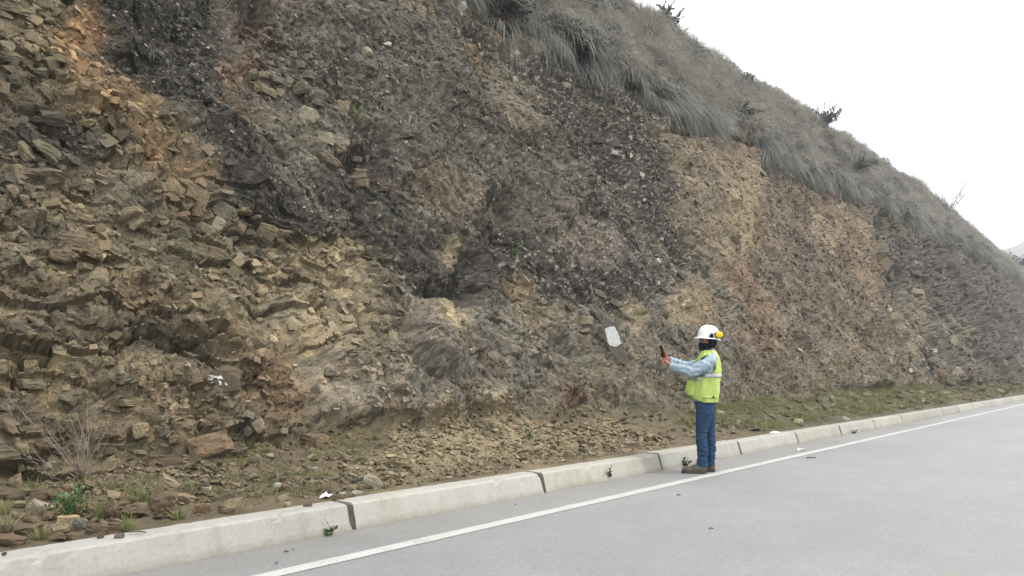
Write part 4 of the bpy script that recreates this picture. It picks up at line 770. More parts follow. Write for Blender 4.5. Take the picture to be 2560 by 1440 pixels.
def blades(name, n, length, spread, droop, width, seed, mat, rad=.1, drift=(0, 0), seg=4, up=1.):
    """a tuft: n arching blades; colour attribute holds (height, random)"""
    rg = np.random.default_rng(seed); az = rg.uniform(0, 2 * math.pi, n); Ln = length * rg.uniform(.45, 1.1, n); el = np.clip(rg.normal(spread, .28, n), .05, 1.5)
    b0 = np.stack([np.cos(az), np.sin(az), np.zeros(n)], -1) * rad * np.sqrt(rg.random(n))[:, None]
    d = np.stack([np.cos(az) * np.sin(el) + drift[0], np.sin(az) * np.sin(el) + drift[1], np.cos(el) * up], -1); d /= np.linalg.norm(d, axis=1, keepdims=True)
    p = b0.copy(); side = np.stack([-np.sin(az), np.cos(az), rg.normal(0, .3, n)], -1); V = []; Cc = []; rnd = rg.random(n)
    for k in range(seg + 1):
        t = k / seg; w = width * (1 - t) ** .7 * (.6 + .8 * rnd); V.append(np.stack([p - side * w[:, None] / 2, p + side * w[:, None] / 2], 1)); Cc.append(np.stack([np.full(n, t), rnd, rnd], -1)[:, None].repeat(2, 1))
        d = d + np.array([drift[0] * .3, drift[1] * .3, -droop * (.6 + .8 * t)]) * (1 / seg) + rg.normal(0, .06, (n, 3)); d /= np.linalg.norm(d, axis=1, keepdims=True); p = p + d * (Ln / seg)[:, None]
    V = np.stack(V, 1).reshape(-1, 3); Cc = np.stack(Cc, 1).reshape(-1, 3); i = (np.arange(n) * (seg + 1) * 2)[:, None] + (np.arange(seg) * 2)[None]
    F = np.stack([i, i + 1, i + 3, i + 2], -1).reshape(-1, 4)
    me = np_mesh(name, V, F, Cc, False, mat); return me
def scatter(name, pts, rot, scl, meshes, vi, parent=None):
    """stuff only: instance tufts on points"""
    c = bpy.data.collections.new(name + '_sources')
    for k, me in enumerate(meshes): c.objects.link(bpy.data.objects.new(f'{name}_source_{chr(97 + k)}', me))
    me = bpy.data.meshes.new(name); me.vertices.add(len(pts)); me.vertices.foreach_set('co', np.asarray(pts, np.float32).ravel())
    for nm, ty, dat in (('rot', 'FLOAT_VECTOR', rot), ('scl', 'FLOAT', scl), ('vi', 'INT', vi)):
        a = me.attributes.new(nm, ty, 'POINT'); a.data.foreach_set('vector' if ty == 'FLOAT_VECTOR' else 'value', np.asarray(dat, np.int32 if ty == 'INT' else np.float32).ravel())
    o = link(name, me, parent); o['kind'] = 'stuff'
    g = bpy.data.node_groups.new(name, 'GeometryNodeTree'); g.interface.new_socket('Geometry', in_out='INPUT', socket_type='NodeSocketGeometry'); g.interface.new_socket('Geometry', in_out='OUTPUT', socket_type='NodeSocketGeometry')
    N, L = g.nodes, g.links; gi = N.new('NodeGroupInput'); go = N.new('NodeGroupOutput'); ip = N.new('GeometryNodeInstanceOnPoints'); ci = N.new('GeometryNodeCollectionInfo')
    ci.inputs['Collection'].default_value = c; ci.inputs['Separate Children'].default_value = True; ci.inputs['Reset Children'].default_value = True
    def at(nm, ty): n = N.new('GeometryNodeInputNamedAttribute'); n.data_type = ty; n.inputs[0].default_value = nm; return n.outputs[0]
    L.new(gi.outputs[0], ip.inputs['Points']); L.new(ci.outputs[0], ip.inputs['Instance']); ip.inputs['Pick Instance'].default_value = True
    L.new(at('vi', 'INT'), ip.inputs['Instance Index']); L.new(at('rot', 'FLOAT_VECTOR'), ip.inputs['Rotation']); L.new(at('scl', 'FLOAT'), ip.inputs['Scale']); L.new(ip.outputs[0], go.inputs[0])
    m = o.modifiers.new('scatter', 'NODES'); m.node_group = g; return o
G = lambda r, g, b: tuple(np.array(srgb(r, g, b)) * .9)
GH = lambda r, g, b: tuple(np.array(srgb(r, g, b)) * (1.06, 1.085, 1.13))  # cooler, lighter tint: distance haze put into the hillside grass colour
M_ICHU = blade_mat('dry_hill_grass', [(0, GH(64, 70, 58)), (.2, GH(116, 112, 96)), (.42, GH(92, 92, 80)), (.6, GH(138, 126, 112)), (.8, GH(68, 76, 62)), (1, GH(126, 118, 104))], GH(160, 154, 142))
M_DKG = blade_mat('dark_hanging_grass', [(0, GH(54, 62, 58)), (.4, GH(80, 88, 80)), (.7, GH(118, 112, 104)), (1, GH(64, 74, 66))], GH(140, 138, 130))  # darker tint: shade at the lip put into the colour; dark plants share it
M_GRN = blade_mat('verge_grass', [(0, G(96, 110, 62)), (.3, G(112, 118, 76)), (.6, G(126, 120, 88)), (1, G(88, 112, 54))], G(140, 138, 98))
M_DRY = blade_mat('dead_stems', [(0, G(120, 108, 92)), (1, G(136, 122, 102))], G(150, 138, 120))
tus = [blades('tussock', 105, 1.0, .6, 1.5 + .5 * s, .02, s, M_ICHU, .12, (0, -.12 * s)) for s in range(4)] + [blades('tussock', 90, .75, .35, .7, .018, 9, M_ICHU, .12), blades('tussock', 100, 1.35, .75, 2.6, .02, 10, M_ICHU, .15, (.0, -.3), 5)]
hang = [blades('hanging_tuft', 110, 1.4, 1.0, 3.8, .018, 20 + s, M_DKG, .18, (0, -.75), 6, .5) for s in range(3)] + [blades('hanging_tuft', 150, 1.0, .8, 2.6, .013, 25, M_ICHU, .18, (0, -.6), 6, .6)]
rg = np.random.default_rng(77)
# hillside: fairly even cover, clumped by noise, bare towards its shaded toe
su = np.concatenate([rg.uniform(6, 36, 5200), rg.uniform(36, 80, 4800), rg.uniform(80, 190, 5200)]); sr = rg.uniform(RB[4] + 1, RB[6] + 9, len(su))
keep = fbm(su, sr * .12, 1.4, 4, 88) > -.12 + .0 * su; su, sr = su[keep], sr[keep]
def P_at(u, r):
    j = np.interp(u, UC, np.arange(NU)); j0 = np.clip(j.astype(int), 0, NU - 2); fj = (j - j0)[:, None]; r0 = np.clip(r.astype(int), 0, NR - 2); fr = (r - r0)[:, None]
    return (P[r0, j0] * (1 - fj) + P[r0, j0 + 1] * fj) * (1 - fr) + (P[r0 + 1, j0] * (1 - fj) + P[r0 + 1, j0 + 1] * fj) * fr
pts = P_at(su, sr) - np.array([0, 0, .04]); n = len(pts)
scl = rg.uniform(.35, .95, n) * (1 + 1.1 * fbm(su, sr * .12, 1.5, 3, 89)).clip(.4, 2); scl *= np.where(su > 80, 1.25, 1)
vi = rg.choice(6, n, p=[.2, .2, .15, .15, .18, .12])
scatter('hillside_grass', pts, np.stack([rg.normal(.1, .22, n), rg.normal(0, .25, n), rg.uniform(-2.4, 2.4, n) ], -1), scl, tus, vi)
# the lip: tufts hanging over the edge
su = np.concatenate([rg.uniform(9, 30, 520), rg.uniform(30, 62, 520), rg.uniform(62, 140, 520)]); keep = fbm(su, su * 0, 1.5, 3, 90) > .02; su = su[keep]; sr = rg.uniform(RB[4] - 10, RB[4] + 7, len(su))
pts = P_at(su, sr); n = len(pts); sc2 = rg.uniform(.3, 1.15, n) * (1 + .7 * fbm(su, su * 0, 1.6, 2, 92)) * np.where(su > 60, 1.15, 1.)
scatter('overhanging_grass', pts, np.stack([rg.normal(0, .2, n), rg.normal(0, .2, n), rg.uniform(-1.1, 1.1, n)], -1), sc2, hang, rg.choice(4, n, p=[.3, .25, .2, .25]))
# low dark scrub mixed into the grass
def scrub(seed, n=260):
    r2 = np.random.default_rng(seed); c = r2.normal(0, 1, (n, 3)); c /= np.linalg.norm(c, axis=1, keepdims=True); c[:, 2] = np.abs(c[:, 2]); c *= .38 * r2.random((n, 1)) ** .35
    a = r2.normal(0, 1, (n, 3)); a /= np.linalg.norm(a, axis=1, keepdims=True); b_ = np.cross(a, r2.normal(0, 1, (n, 3))); b_ /= np.linalg.norm(b_, axis=1, keepdims=True); s = r2.uniform(.03, .06, (n, 1))
    V = np.stack([c - b_ * s * .5, c + a * s, c + b_ * s * .5, c - a * s], 1).reshape(-1, 3); F = np.arange(n * 4).reshape(-1, 4); r3 = r2.random(n)
    return np_mesh('scrub', V, F, np.stack([r3 * .4, r3, r3], -1)[:, None].repeat(4, 1).reshape(-1, 3), False, M_DKG)
n = 900; su = rg.uniform(8, 130, n); sr = RB[4] + (RB[6] + 5 - RB[4]) * rg.random(n) ** 1.8; k_ = fbm(su, sr * .12, 3, 3, 98) > -.1; su, sr = su[k_], sr[k_]; pts = P_at(su, sr); n = len(pts)
scatter('hillside_scrub', pts, np.stack([np.zeros(n), np.zeros(n), rg.uniform(0, 6, n)], -1), rg.uniform(.6, 1.7, n), [scrub(1), scrub(2), scrub(3)], rg.choice(3, n))
# verge grass
vg = [blades('verge_tuft', 46, .15, .7, 1.0, .006, 40 + s, M_GRN, .07) for s in range(3)] + [blades('verge_tuft', 30, .1, 1.1, .6, .012, 45, M_GRN, .08, seg=2), blades('dry_tuft', 36, .16, .8, .8, .004, 46, M_DRY, .06)]
dens = verge * (row > 6) * (np.clip(sstep(10, 15, UU) * 1.0, 0, 1) * (UU > 9.8) * (.08 + 1.3 * sstep(-.15, .3, fbm(UU, QQ, 1.3, 3, 95))) * 1.1 + (UU < 6.5) * .5 * sstep(-.1, .3, fbm(UU, QQ, .6, 3, 96)))
dens = dens * (1 - .9 * (mFOOT > .2)) + .25 * (face * (1 - sstep(RB[2], RB[2] + 70, row)) * (UU > 9.5))
ij = pick(dens, 3600, 50); pp = P[ij[:, 0], ij[:, 1]] + np.array([0, 0, -.005]); uu_ = UU[ij[:, 0], ij[:, 1]]; n = len(pp)
scatter('verge_grass', pp, np.stack([rg.normal(0, .15, n), rg.normal(0, .15, n), rg.uniform(0, 6.28, n)], -1), rg.uniform(.4, 1.1, n) * np.where(uu_ > 20, 1.5, 1) * np.where(uu_ < 7, .7, 1), vg, np.where(uu_ < 7, rg.choice(5, n, p=[.2, .15, .1, .15, .4]), rg.choice(5, n, p=[.3, .25, .15, .15, .15])))
# sparse dry wisps on the face
ij = pick(face * (row < RB[4] - 10) * gm * sstep(.1, .5, fbm(UU, QQ, 1.5, 3, 97)) * (UU < 30) * (1 - smooth_), 420, 51); pp = P[ij[:, 0], ij[:, 1]]; n = len(pp)
wsp = [blades('wisp', 22, .16, 1.0, 1.6, .0035, 60 + s, m_, .04, (0, -.5)) for s, m_ in enumerate((M_DRY, M_ICHU, M_DKG))]
scatter('dry_wisps', pp, np.stack([rg.normal(.3, .2, n), rg.normal(0, .3, n), rg.uniform(-1, 1, n)], -1), rg.uniform(.5, 1.6, n), wsp, rg.choice(3, n))['kind'] = 'stuff'

# plants one can point at
def leaf_mat(name, c, c2):
    m, nt, N, L, b = new_mat(name, .6, .3); oi = noise_tex(N, L, 14, 2, .5, geo_pos(N)); r = ramp(N, L, oi.outputs['Fac'], [(.35, c2), (.65, c)]); L.new(r.outputs[0], b.inputs['Base Color']); return m
LG = leaf_mat('weed_leaf', (.10, .15, .045), (.055, .09, .03)); LP = leaf_mat('pale_weed_leaf', (.20, .27, .08), (.12, .18, .05)); LD = leaf_mat('withered_leaf', (.04, .038, .028), (.018, .018, .014)); LS = leaf_mat('shrub_leaf', (.045, .055, .05), (.022, .028, .028)); LW = leaf_mat('bark', (.16, .13, .10), (.09, .075, .06)); LB = leaf_mat('dead_twig', (.30, .25, .20), (.18, .15, .12))
def plant(name, loc, h, nstem, leaf, lm, sm, spread, seed, label, cat, group=None, per=9, bend=.5, stem_r=.003, fork=0, drift=(0, 0), leafy=True, lw=.35):
    rg_ = np.random.default_rng(seed); root = empty(name, loc); tag(root, label, cat, group); SV, LV, LF = [], [], []
    def grow(p, d, ln, r, lev):
        k = 5; q = p.copy(); pts_ = [(*q, r)]
        for i in range(k):
            d = d + rg_.normal(0, .16, 3) + np.array([0, 0, -.05 * bend]); d /= np.linalg.norm(d); q = q + d * ln / k; pts_.append((*q, r * (1 - .75 * (i + 1) / k)))
            if fork and lev < fork and i >= 1 and rg_.random() < .75: grow(q.copy(), d + rg_.normal(0, .55, 3), ln * rg_.uniform(.35, .6), r * .55, lev + 1)
            if leafy:
                for _ in range(max(1, per // k)):
                    a = rg_.normal(0, 1, 3) + d * .5; a[2] += .2; a /= np.linalg.norm(a); s = np.cross(a, rg_.normal(0, 1, 3)); s /= np.linalg.norm(s); L_ = leaf * rg_.uniform(.5, 1.2); o = len(LV)
                    up_ = np.cross(s, a); LV.extend([q, q + a * L_ * .5 + s * L_ * lw + up_ * L_ * .1, q + a * L_ - up_ * L_ * .12, q + a * L_ * .5 - s * L_ * lw + up_ * L_ * .1]); LF.append((o, o + 1, o + 2)); LF.append((o, o + 2, o + 3))
        SV.append(tube(pts_, (1, 0, .3), 4, 1))
    for s in range(nstem):
        a = rg_.uniform(0, 6.28); grow(rg_.normal(0, .0015, 3) * (1, 1, 0), np.array([math.cos(a) * spread + drift[0], math.sin(a) * spread + drift[1], 1.]), h * rg_.uniform(.55, 1.05), stem_r, 0)
    link('stem', raw('stem', join(SV), sm), root)
    if LV: f_ = link('foliage', raw('foliage', (LV, LF), lm, False), root); f_['kind'] = 'stuff'
    return root
def on(x, y): return hit(x, y)[0]
def tuft(x, y, h, n_, mat, seed, label, cat='grass tuft', group=None, spread=.4, droop=.7, drift=(0, 0), w=.004, rad=.03, name='grass_tuft'):
    p = on(x, y)
    if p is None: return
    o = link(name, blades(name, n_, h, spread, droop, w, seed, mat, rad, drift, 5)); o.location = p - Vector((0, 0, .004)); tag(o, label, cat, group); return o
def kerbfoot(x, y):
    r_ = ray(x, y); return CAMP + r_ * ((.004 - CAMZ) / r_.z)
plant('leafy_weed', on(175, 1298), .24, 12, .034, LG, LG, .42, 1, 'bushy bright green weed among the rocks of the left rubble heap', 'weed', 'weeds on the verge', per=20)
plant('leafy_weed', on(200, 1262), .15, 3, .04, LG, LG, .3, 2, 'taller single green weed shoot behind the bushy weed', 'weed', 'weeds on the verge', per=14)
tuft(248, 1300, .22, 70, M_GRN, 3, 'yellow-green grass tuft between the bushy weed and the reddish rock', w=.006)
tuft(352, 1262, .26, 60, M_GRN, 4, 'upright green grass tuft left of the tilted pale slab', w=.006)
tuft(278, 1232, .18, 46, M_GRN, 5, 'small green grass tuft behind the reddish upright rock', w=.006)
tuft(86, 1232, .14, 40, M_GRN, 6, 'green tuft at the foot of the cut above the left rubble heap', w=.006)
tuft(476, 1232, .18, 44, M_GRN, 7, 'thin green tuft right of the tilted pale slab', w=.005)
tuft(322, 1328, .16, 60, M_GRN, 8, 'green tuft at the kerb in front of the brown rock', w=.006)
tuft(445, 1298, .13, 50, M_GRN, 9, 'green tuft in front of the biggest rounded boulder', w=.006)
tuft(100, 1348, .13, 60, M_GRN, 10, 'low green tuft between rocks at the kerb, far left', w=.007, spread=.7)
tuft(15, 1330, .18, 60, M_GRN, 11, 'green tuft at the left edge of the photo beside the heap', w=.006)
tuft(10, 1285, .14, 46, M_GRN, 12, 'bright tuft at the left edge above the other one', w=.006)
tuft(676, 1232, .10, 50, M_GRN, 13, 'low yellow-green tuft behind the white flat stone', w=.006, spread=.8)
tuft(800, 1222, .10, 60, M_GRN, 14, 'low yellow-green patch left of the wedge rock', w=.006, spread=.8, rad=.09)
tuft(905, 1160, .22, 50, M_GRN, 15, 'green grass tuft under the grey-green slab at the cut foot', w=.005, drift=(-.2, 0))
tuft(880, 1205, .14, 70, M_DKG, 16, 'dark green low plant behind the wedge rock', w=.008, spread=.8, rad=.1)
tuft(1805, 1055, .18, 70, M_GRN, 17, 'green tuft at the foot of the cut just right of the person', w=.008, spread=.6)
tuft(1985, 1040, .26, 80, M_GRN, 18, 'dark green tuft above the yellowish pale rock', w=.012, spread=.8, rad=.12)
tuft(1725, 1070, .2, 44, M_GRN, 19, 'green sprig hidden half behind the knees of the person', w=.008)
plant('leafy_weed', on(1322, 1100), .22, 4, .05, LG, LG, .25, 20, 'green leafy sprig growing out of the yellow rubble', 'weed', 'weeds on the verge', per=14)
plant('leafy_weed', kerbfoot(826, 1337), .07, 6, .045, LG, LG, .8, 21, 'small green weed at the kerb foot left of the wide joint', 'weed', 'weeds at the kerb foot', per=9)
plant('dry_stalk', kerbfoot(832, 1336), .20, 1, .016, LD, LW, .05, 22, 'thin brown seed stalk rising from the small green weed', 'weed', per=7, bend=0)
plant('withered_weed', kerbfoot(1513, 1199), .17, 12, .05, LD, LD, .8, 23, 'larger blackish withered weed at the kerb foot', 'weed', 'withered weeds at the kerb foot', per=10)
plant('withered_weed', kerbfoot(1714, 1164), .15, 10, .048, LD, LD, .9, 24, 'smaller blackish withered weed beside the boots of the person', 'weed', 'withered weeds at the kerb foot', per=9)
plant('withered_weed', kerbfoot(2136, 1084), .09, 5, .045, LD, LD, .7, 25, 'tiny blackish weed at the kerb foot far right', 'weed', 'withered weeds at the kerb foot', per=6)
tuft(350, 1436, .05, 40, M_GRN, 26, 'green tuft at the kerb foot on the bottom edge', w=.005, spread=1., name='grass_tuft')
for c_ in ('grass_tuft',): pass
plant('dead_bush', on(205, 1205), .62, 16, .02, LB, LB, .42, 30, 'leafless grey twig bush against the foot of the cut', 'dead bush', per=1, fork=1, leafy=False, stem_r=.0045, drift=(-.25, -.1), bend=-.3)
plant('dead_branch', on(150, 1200), .55, 1, .02, LB, LB, .0, 31, 'long bare twig lying on the ground beside the twig bush', 'branch', leafy=False, stem_r=.006, drift=(-2.5, -1.5), fork=1)
plant('fern', on(895, 292), .24, 6, .045, LP, LP, .9, 32, 'yellow-green fern growing between slabs high on the cliff', 'fern', per=26, lw=.16)
plant('fern', on(885, 275), .28, 2, .035, LG, LG, .1, 33, 'thin upright green stem behind the fern on the cliff', 'weed', per=16, lw=.2)
plant('leafy_weed', on(965, 575), .16, 3, .03, LP, LP, .3, 34, 'pale green sprig in the dark middle of the cliff', 'weed', per=9)
plant('leafy_weed', on(1290, 640), .3, 5, .05, LG, LG, .5, 35, 'dark green weed beside the hollow in the cliff', 'weed', per=12)
tuft(1215, 545, .5, 150, M_DRY, 36, 'dry grass clump hanging left of the hollow in the cliff', w=.006, spread=1.1, droop=1.6, drift=(0, -.6), rad=.1)
tuft(1130, 470, .4, 70, M_DRY, 37, 'faint dry grass clump above the middle of the cliff', w=.005, spread=1.1, droop=1.2, drift=(0, -.5), rad=.1)
tuft(1340, 1045, .16, 80, M_DKG, 38, 'grey-green ground plant on the lower bank above the yellow rubble', w=.01, spread=.9, rad=.2)
tuft(1590, 1010, .3, 90, M_DKG, 39, 'dark bushy grass on the lower bank left of the person', w=.008, spread=.8, rad=.2)
tuft(1490, 1075, .26, 70, M_DRY, 40, 'brown dry grass hanging by the rusty hollow', w=.006, spread=.8, droop=1.6, drift=(0, -.4), rad=.1)
for k, (x, y) in enumerate(((1118, 4), (1128, 6), (1142, 2), (1150, 8))):
    tuft(x, y, .55 - .05 * k, 7, M_DRY, 50 + k, ['leftmost pale root hanging over the top edge', 'second pale root from the left at the top edge', 'third pale root at the top edge, left of the white rock', 'pale root nearest to the white rock at the top edge'][k], 'roots', 'hanging roots at the top edge', spread=1.2, droop=6, drift=(0, -1.2), w=.01, rad=.08, name='hanging_root')
# shrubs along the skyline
def crest_pt(x):
    for y in range(0, 900, 3):
        h = BVH.ray_cast(CAMP, ray(x, y))[0]
        if h is not None: return h
    return None
for k, (x, h, ns, sp, lab, leafy, lf) in enumerate(((2062, 1.3, 30, .7, 'dark round shrub standing up on the skyline', True, .09), (2080, 2.0, 1, .1, 'single thin stem with a leafy tip beside the dark skyline shrub', True, .10),
        (2370, 3.4, 22, .75, 'sparse twiggy bush on the skyline near the far end', True, .12), (1660, .9, 34, .8, 'low dark bush making a bump on the upper skyline', True, .08), 
        (2540, 2.2, 26, .8, 'dark bush at the lower end of the skyline', True, .14), )):
    p = crest_pt(x)
    if p is None: continue
    pr = dict(per=40 if k in (0, 3, 4) else 4, fork=1 if k != 1 else 0, stem_r=.02 if k == 2 else .015, bend=0)
    plant('shrub', p - Vector((0, 0, .1)), h, ns, lf, LS, LW, sp, 70 + k, lab, 'shrub', 'shrubs along the skyline', **pr)
# darker bushes low on the hillside, just above the edge
for k, (x, y, h, lab) in enumerate(((1245, 25, 1.0, 'dark blue-green bush at the top edge of the cliff beside the white rock'), (1420, 140, .8, 'dark bush on the edge above the tan stones'), (1850, 300, .9, 'green bush on the edge above the brown soil'), (2130, 430, 1.2, 'dark bush on the edge above the far rocks'), (1275, 12, .9, 'dark bush right of the first one at the top edge'))):
    p = on(x, y)
    if p: plant('shrub', p - Vector((0, 0, .1)), h * .9, 30, .055, LS, LW, 1.0, 90 + k, lab, 'shrub', 'bushes along the cliff edge', per=40, fork=1, stem_r=.01, drift=(0, -.3))
# litter and specks
def litter(name, x, y, w, h, c, lab, cat, ground=None):
    q = kerbfoot(x, y) if ground is None else on(x, y)
    rg_ = np.random.default_rng(int(x)); k = (q.x * FW[0] + q.y * FW[1]) / FPX; nx, ny = 5, 4
    g = np.stack(np.meshgrid(np.linspace(-.5, .5, nx), np.linspace(-.5, .5, ny)), -1).reshape(-1, 2); g = g + rg_.normal(0, .06, g.shape)
    V = np.stack([g[:, 0] * w * k, g[:, 1] * h * k * 2.2, np.abs(rg_.normal(0, .35, len(g))) * h * k + .002], -1); i = np.arange(nx * ny).reshape(ny, nx); F = np.stack([i[:-1, :-1], i[:-1, 1:], i[1:, 1:], i[1:, :-1]], -1).reshape(-1, 4)
    m, nt, N, L, b = new_mat(name + '_mat', .7, .3); b.inputs['Base Color'].default_value = (*srgb(*c), 1)
    o = link(name, np_mesh(name, V, F, None, False, m)); o.location = q; o.rotation_euler = (0, 0, ALPHA - R(90)); tag(o, lab, cat); return o
litter('crumpled_paper', 816, 1244, 24, 20, (214, 212, 208), 'crumpled white wrapper on the verge left of the wide kerb joint', 'litter', 1)
litter('paper_scrap', 2003, 1126, 20, 6, (226, 196, 190), 'pinkish white scrap of paper by the white line', 'litter')
litter('paper_scrap', 2366, 1050, 12, 3, (214, 180, 170), 'tiny pale scrap far along the strip beside the kerb', 'litter')
litter('paper_scrap', 1940, 1083, 26, 6, (220, 222, 220), 'white scrap lying on the verge behind the kerb right of the person', 'litter', 1)
def bark(x, y, w, h, lab, c=LD, ground=None, rz=0):
    q = kerbfoot(x, y) if ground is None else ground; k = (q.x * FW[0] + q.y * FW[1]) / FPX
    vf = tube([(-w * k / 2, 0, .004, h * k * .3), (-w * k * .1, .01, .008, h * k * .38), (w * k / 2, -.004, .005, h * k * .2)], (0, 0, 1), 5, 2)
    o = link('bark_piece', raw('bark_piece', vf, c, False)); o.location = q; o.rotation_euler = (0, 0, ALPHA - R(90) + rz); tag(o, lab, 'debris')
for x, y, w, h, lab in ((2028, 1145, 24, 4, 'dark strip lying on the asphalt just outside the white line'), (1697, 1239, 9, 4, 'dark speck on the road below the boots'), (1778, 1323, 11, 4, 'dark speck on the middle of the lane'), 
        (716, 1381, 12, 5, 'dark crumb beside the kerb near the bottom left'), (691, 1410, 7, 4, 'smaller dark crumb below the other at the bottom left'), (733, 1376, 7, 3, 'tiny dark crumb right of the other crumbs'),
        (1289, 1262, 4, 3, 'black crumb between kerb and line in the middle')):
    bark(x, y, w, h, lab)
r_ = ray(346, 1332); bark(0, 0, 44, 7, 'grey strip of bark lying on the kerb top at left', LW, CAMP + r_ * ((.21 - CAMZ) / r_.z), -.1)
# ------------------------------------------------------------------ haze
HZ = .0009
me = bpy.data.meshes.new('haze'); bm = bmesh.new(); bmesh.ops.create_cube(bm, size=1); bmesh.ops.scale(bm, vec=(4200, 3200, 260), verts=bm.verts); bmesh.ops.translate(bm, vec=(600, 0, 74), verts=bm.verts); bm.to_mesh(me); bm.free()
mh = bpy.data.materials.new('haze'); nt, N, L = nodes(mh); N.remove(N['Principled BSDF']); pv = N.new('ShaderNodeVolumePrincipled'); pv.inputs['Density'].default_value = HZ; pv.inputs['Color'].default_value = (.93, .96, 1, 1); pv.inputs['Anisotropy'].default_value = .3
L.new(pv.outputs[0], N['Material Output'].inputs['Volume']); me.materials.append(mh); mh.cycles.homogeneous_volume = True if hasattr(mh, 'cycles') and hasattr(mh.cycles, 'homogeneous_volume') else None
tag(link('haze', me), kind='stuff')
# ------------------------------------------------------------------ the person
def fuse(name, vf, mat, voxel=.008, smooth=3, wrinkle=0., wl=.05, dec=None, ws=(1, 1, 1), wz=None):
    """voxel union of overlapping volumes into one continuous skin, then cloth folds"""
    o = bpy.data.objects.new('tmp', raw('tmp', vf)); COL.objects.link(o)
    m = o.modifiers.new('r', 'REMESH'); m.mode = 'VOXEL'; m.voxel_size = voxel
    s = o.modifiers.new('s', 'SMOOTH'); s.iterations = smooth; s.factor = .6
    if dec: d = o.modifiers.new('d', 'DECIMATE'); d.ratio = dec
    me = bpy.data.meshes.new_from_object(o.evaluated_get(bpy.context.evaluated_depsgraph_get())); bpy.data.objects.remove(o)
    if wrinkle:
        n = len(me.vertices); v = np.zeros(n * 3, np.float32); me.vertices.foreach_get('co', v); v = v.reshape(-1, 3); no = np.zeros(n * 3, np.float32); me.vertices.foreach_get('normal', no); no = no.reshape(-1, 3)
        w = perlin((v[:, 0] * ws[0] + v[:, 1] * .7) / wl, v[:, 2] * ws[2] / wl, 5); w2 = perlin((v[:, 0] + v[:, 1]) / (wl * .4), v[:, 2] * ws[2] / (wl * .5) + v[:, 1] * 9, 8)
        if wz: wrinkle = wrinkle * (.45 + .75 * sstep(wz[0], wz[1], v[:, 2]))
        v += no * ((1 - np.abs(w) * 2.2) * wrinkle + w2 * wrinkle * .5)[:, None]; me.vertices.foreach_set('co', v.ravel())
    me.polygons.foreach_set('use_smooth', [True] * len(me.polygons)); me.name = name; me.materials.clear(); me.materials.append(mat); me.update(); return me
def cloth(name, c, c2=None, scale=60, rough=.85):
    m, nt, N, L, b = new_mat(name, rough, .2); tc = N.new('ShaderNodeTexCoord'); n = noise_tex(N, L, scale, 4, .6, tc.outputs['Object']); n2 = noise_tex(N, L, 9, 3, .6, tc.outputs['Object'])
    w = mul(N, L, n.outputs['Fac'], n2.outputs['Fac'], .6, 'MIX')
    r = ramp(N, L, w, [(.38, c2 or tuple(x * .8 for x in c)), (.62, c)]); L.new(r.outputs[0], b.inputs['Base Color']); bump(N, L, b, n2.outputs['Fac'], .35, .012); return m
M_SKIN = cloth('skin', (.36, .155, .10), (.28, .11, .07), 30, .55)
M_SHIRT = cloth('shirt_cloth', (.33, .41, .47), (.28, .36, .42)); M_VEST = cloth('vest_cloth', (.45, .56, .15), (.37, .48, .12), 60, .8)
M_VEST2 = cloth('vest_green', (.20, .66, .07), (.16, .56, .05), 60, .7)
M_REF = cloth('reflective_tape', (.42, .43, .44), (.36, .37, .38), 90, .4); M_JEAN = cloth('denim', (.026, .058, .112), (.015, .037, .078), 26)
M_BLK = cloth('black_cloth', (.006, .008, .013), (.004, .005, .009)); M_BOOT = cloth('boot_leather', (.15, .13, .112), (.085, .072, .062), 22)
M_SOLE = cloth('boot_sole', (.09, .08, .072), (.06, .055, .05)); M_HELM = cloth('helmet_shell', (.78, .78, .78), (.79, .79, .79), 3, .35)
M_HELM.node_tree.nodes['Principled BSDF'].inputs['Specular IOR Level'].default_value = .5
M_YCUP = cloth('yellow_plastic', (.85, .60, .02), (.80, .55, .02), 5, .4); M_BPL = cloth('black_plastic', (.012, .012, .015), (.01, .01, .012), 8, .4); M_REDM = cloth('red_print', (.55, .15, .04)); M_PHC = cloth('phone_case', (.05, .012, .014), (.03, .008, .01), 30, .4)
m_scr, nt, N, L, b = new_mat('phone_glass', .12, .5); b.inputs['Base Color'].default_value = (.02, .018, .02, 1)
PL = Vector((8.66 + .08 * RT[0], 4.245 + .08 * RT[1], 0.004)); PRZ = R(116.2)
person = empty('person', PL, PRZ)
tag(person, 'person in yellow vest, jeans and white helmet holding up a phone at the kerb', 'person')
def pt(name, me, parent=None): return link(name, me, parent or person)
# fingers: chains of small tubes rooted inside the palm
def finger(base, d1, d2, d3, l=(.035, .025, .02), r=.0085):
    p0 = Vector(base); p1 = p0 + Vector(d1).normalized() * l[0]; p2 = p1 + Vector(d2).normalized() * l[1]; p3 = p2 + Vector(d3).normalized() * l[2]
    return tube([(*p0, r * 1.05), (*p1, r), (*p2, r * .92), (*p3, r * .62)], (0, 0, 1), 8, 3)
WN = Vector((.425, .065, 1.305)); WF = Vector((.455, -.055, 1.378))
nh = [tube([(*WN, .024, .03), (.455, .05, 1.325, .025, .033), (.49, .035, 1.35, .016, .042), (.515, .025, 1.366, .012, .042)], (0, .3, -1), 12)]
for k, (o_, ln_) in enumerate([(-.030, .8), (-.010, 1.), (.012, .95), (.032, .78)]):   # near hand: fingers curl round under the phone, thumb on top
    b0 = Vector((.512, .028, 1.364)) + Vector((.45, .25, -.85)).normalized() * o_
    nh.append(finger(b0, (.75, -.35, .45), (.35, -.75, .45), (-.3, -.85, .25), (.034 * ln_, .026 * ln_, .02 * ln_)))
nh.append(finger((.475, .03, 1.352), (.4, -.1, .9), (.7, -.35, .7), (.8, -.3, .5), (.036, .03, .022), .0105))
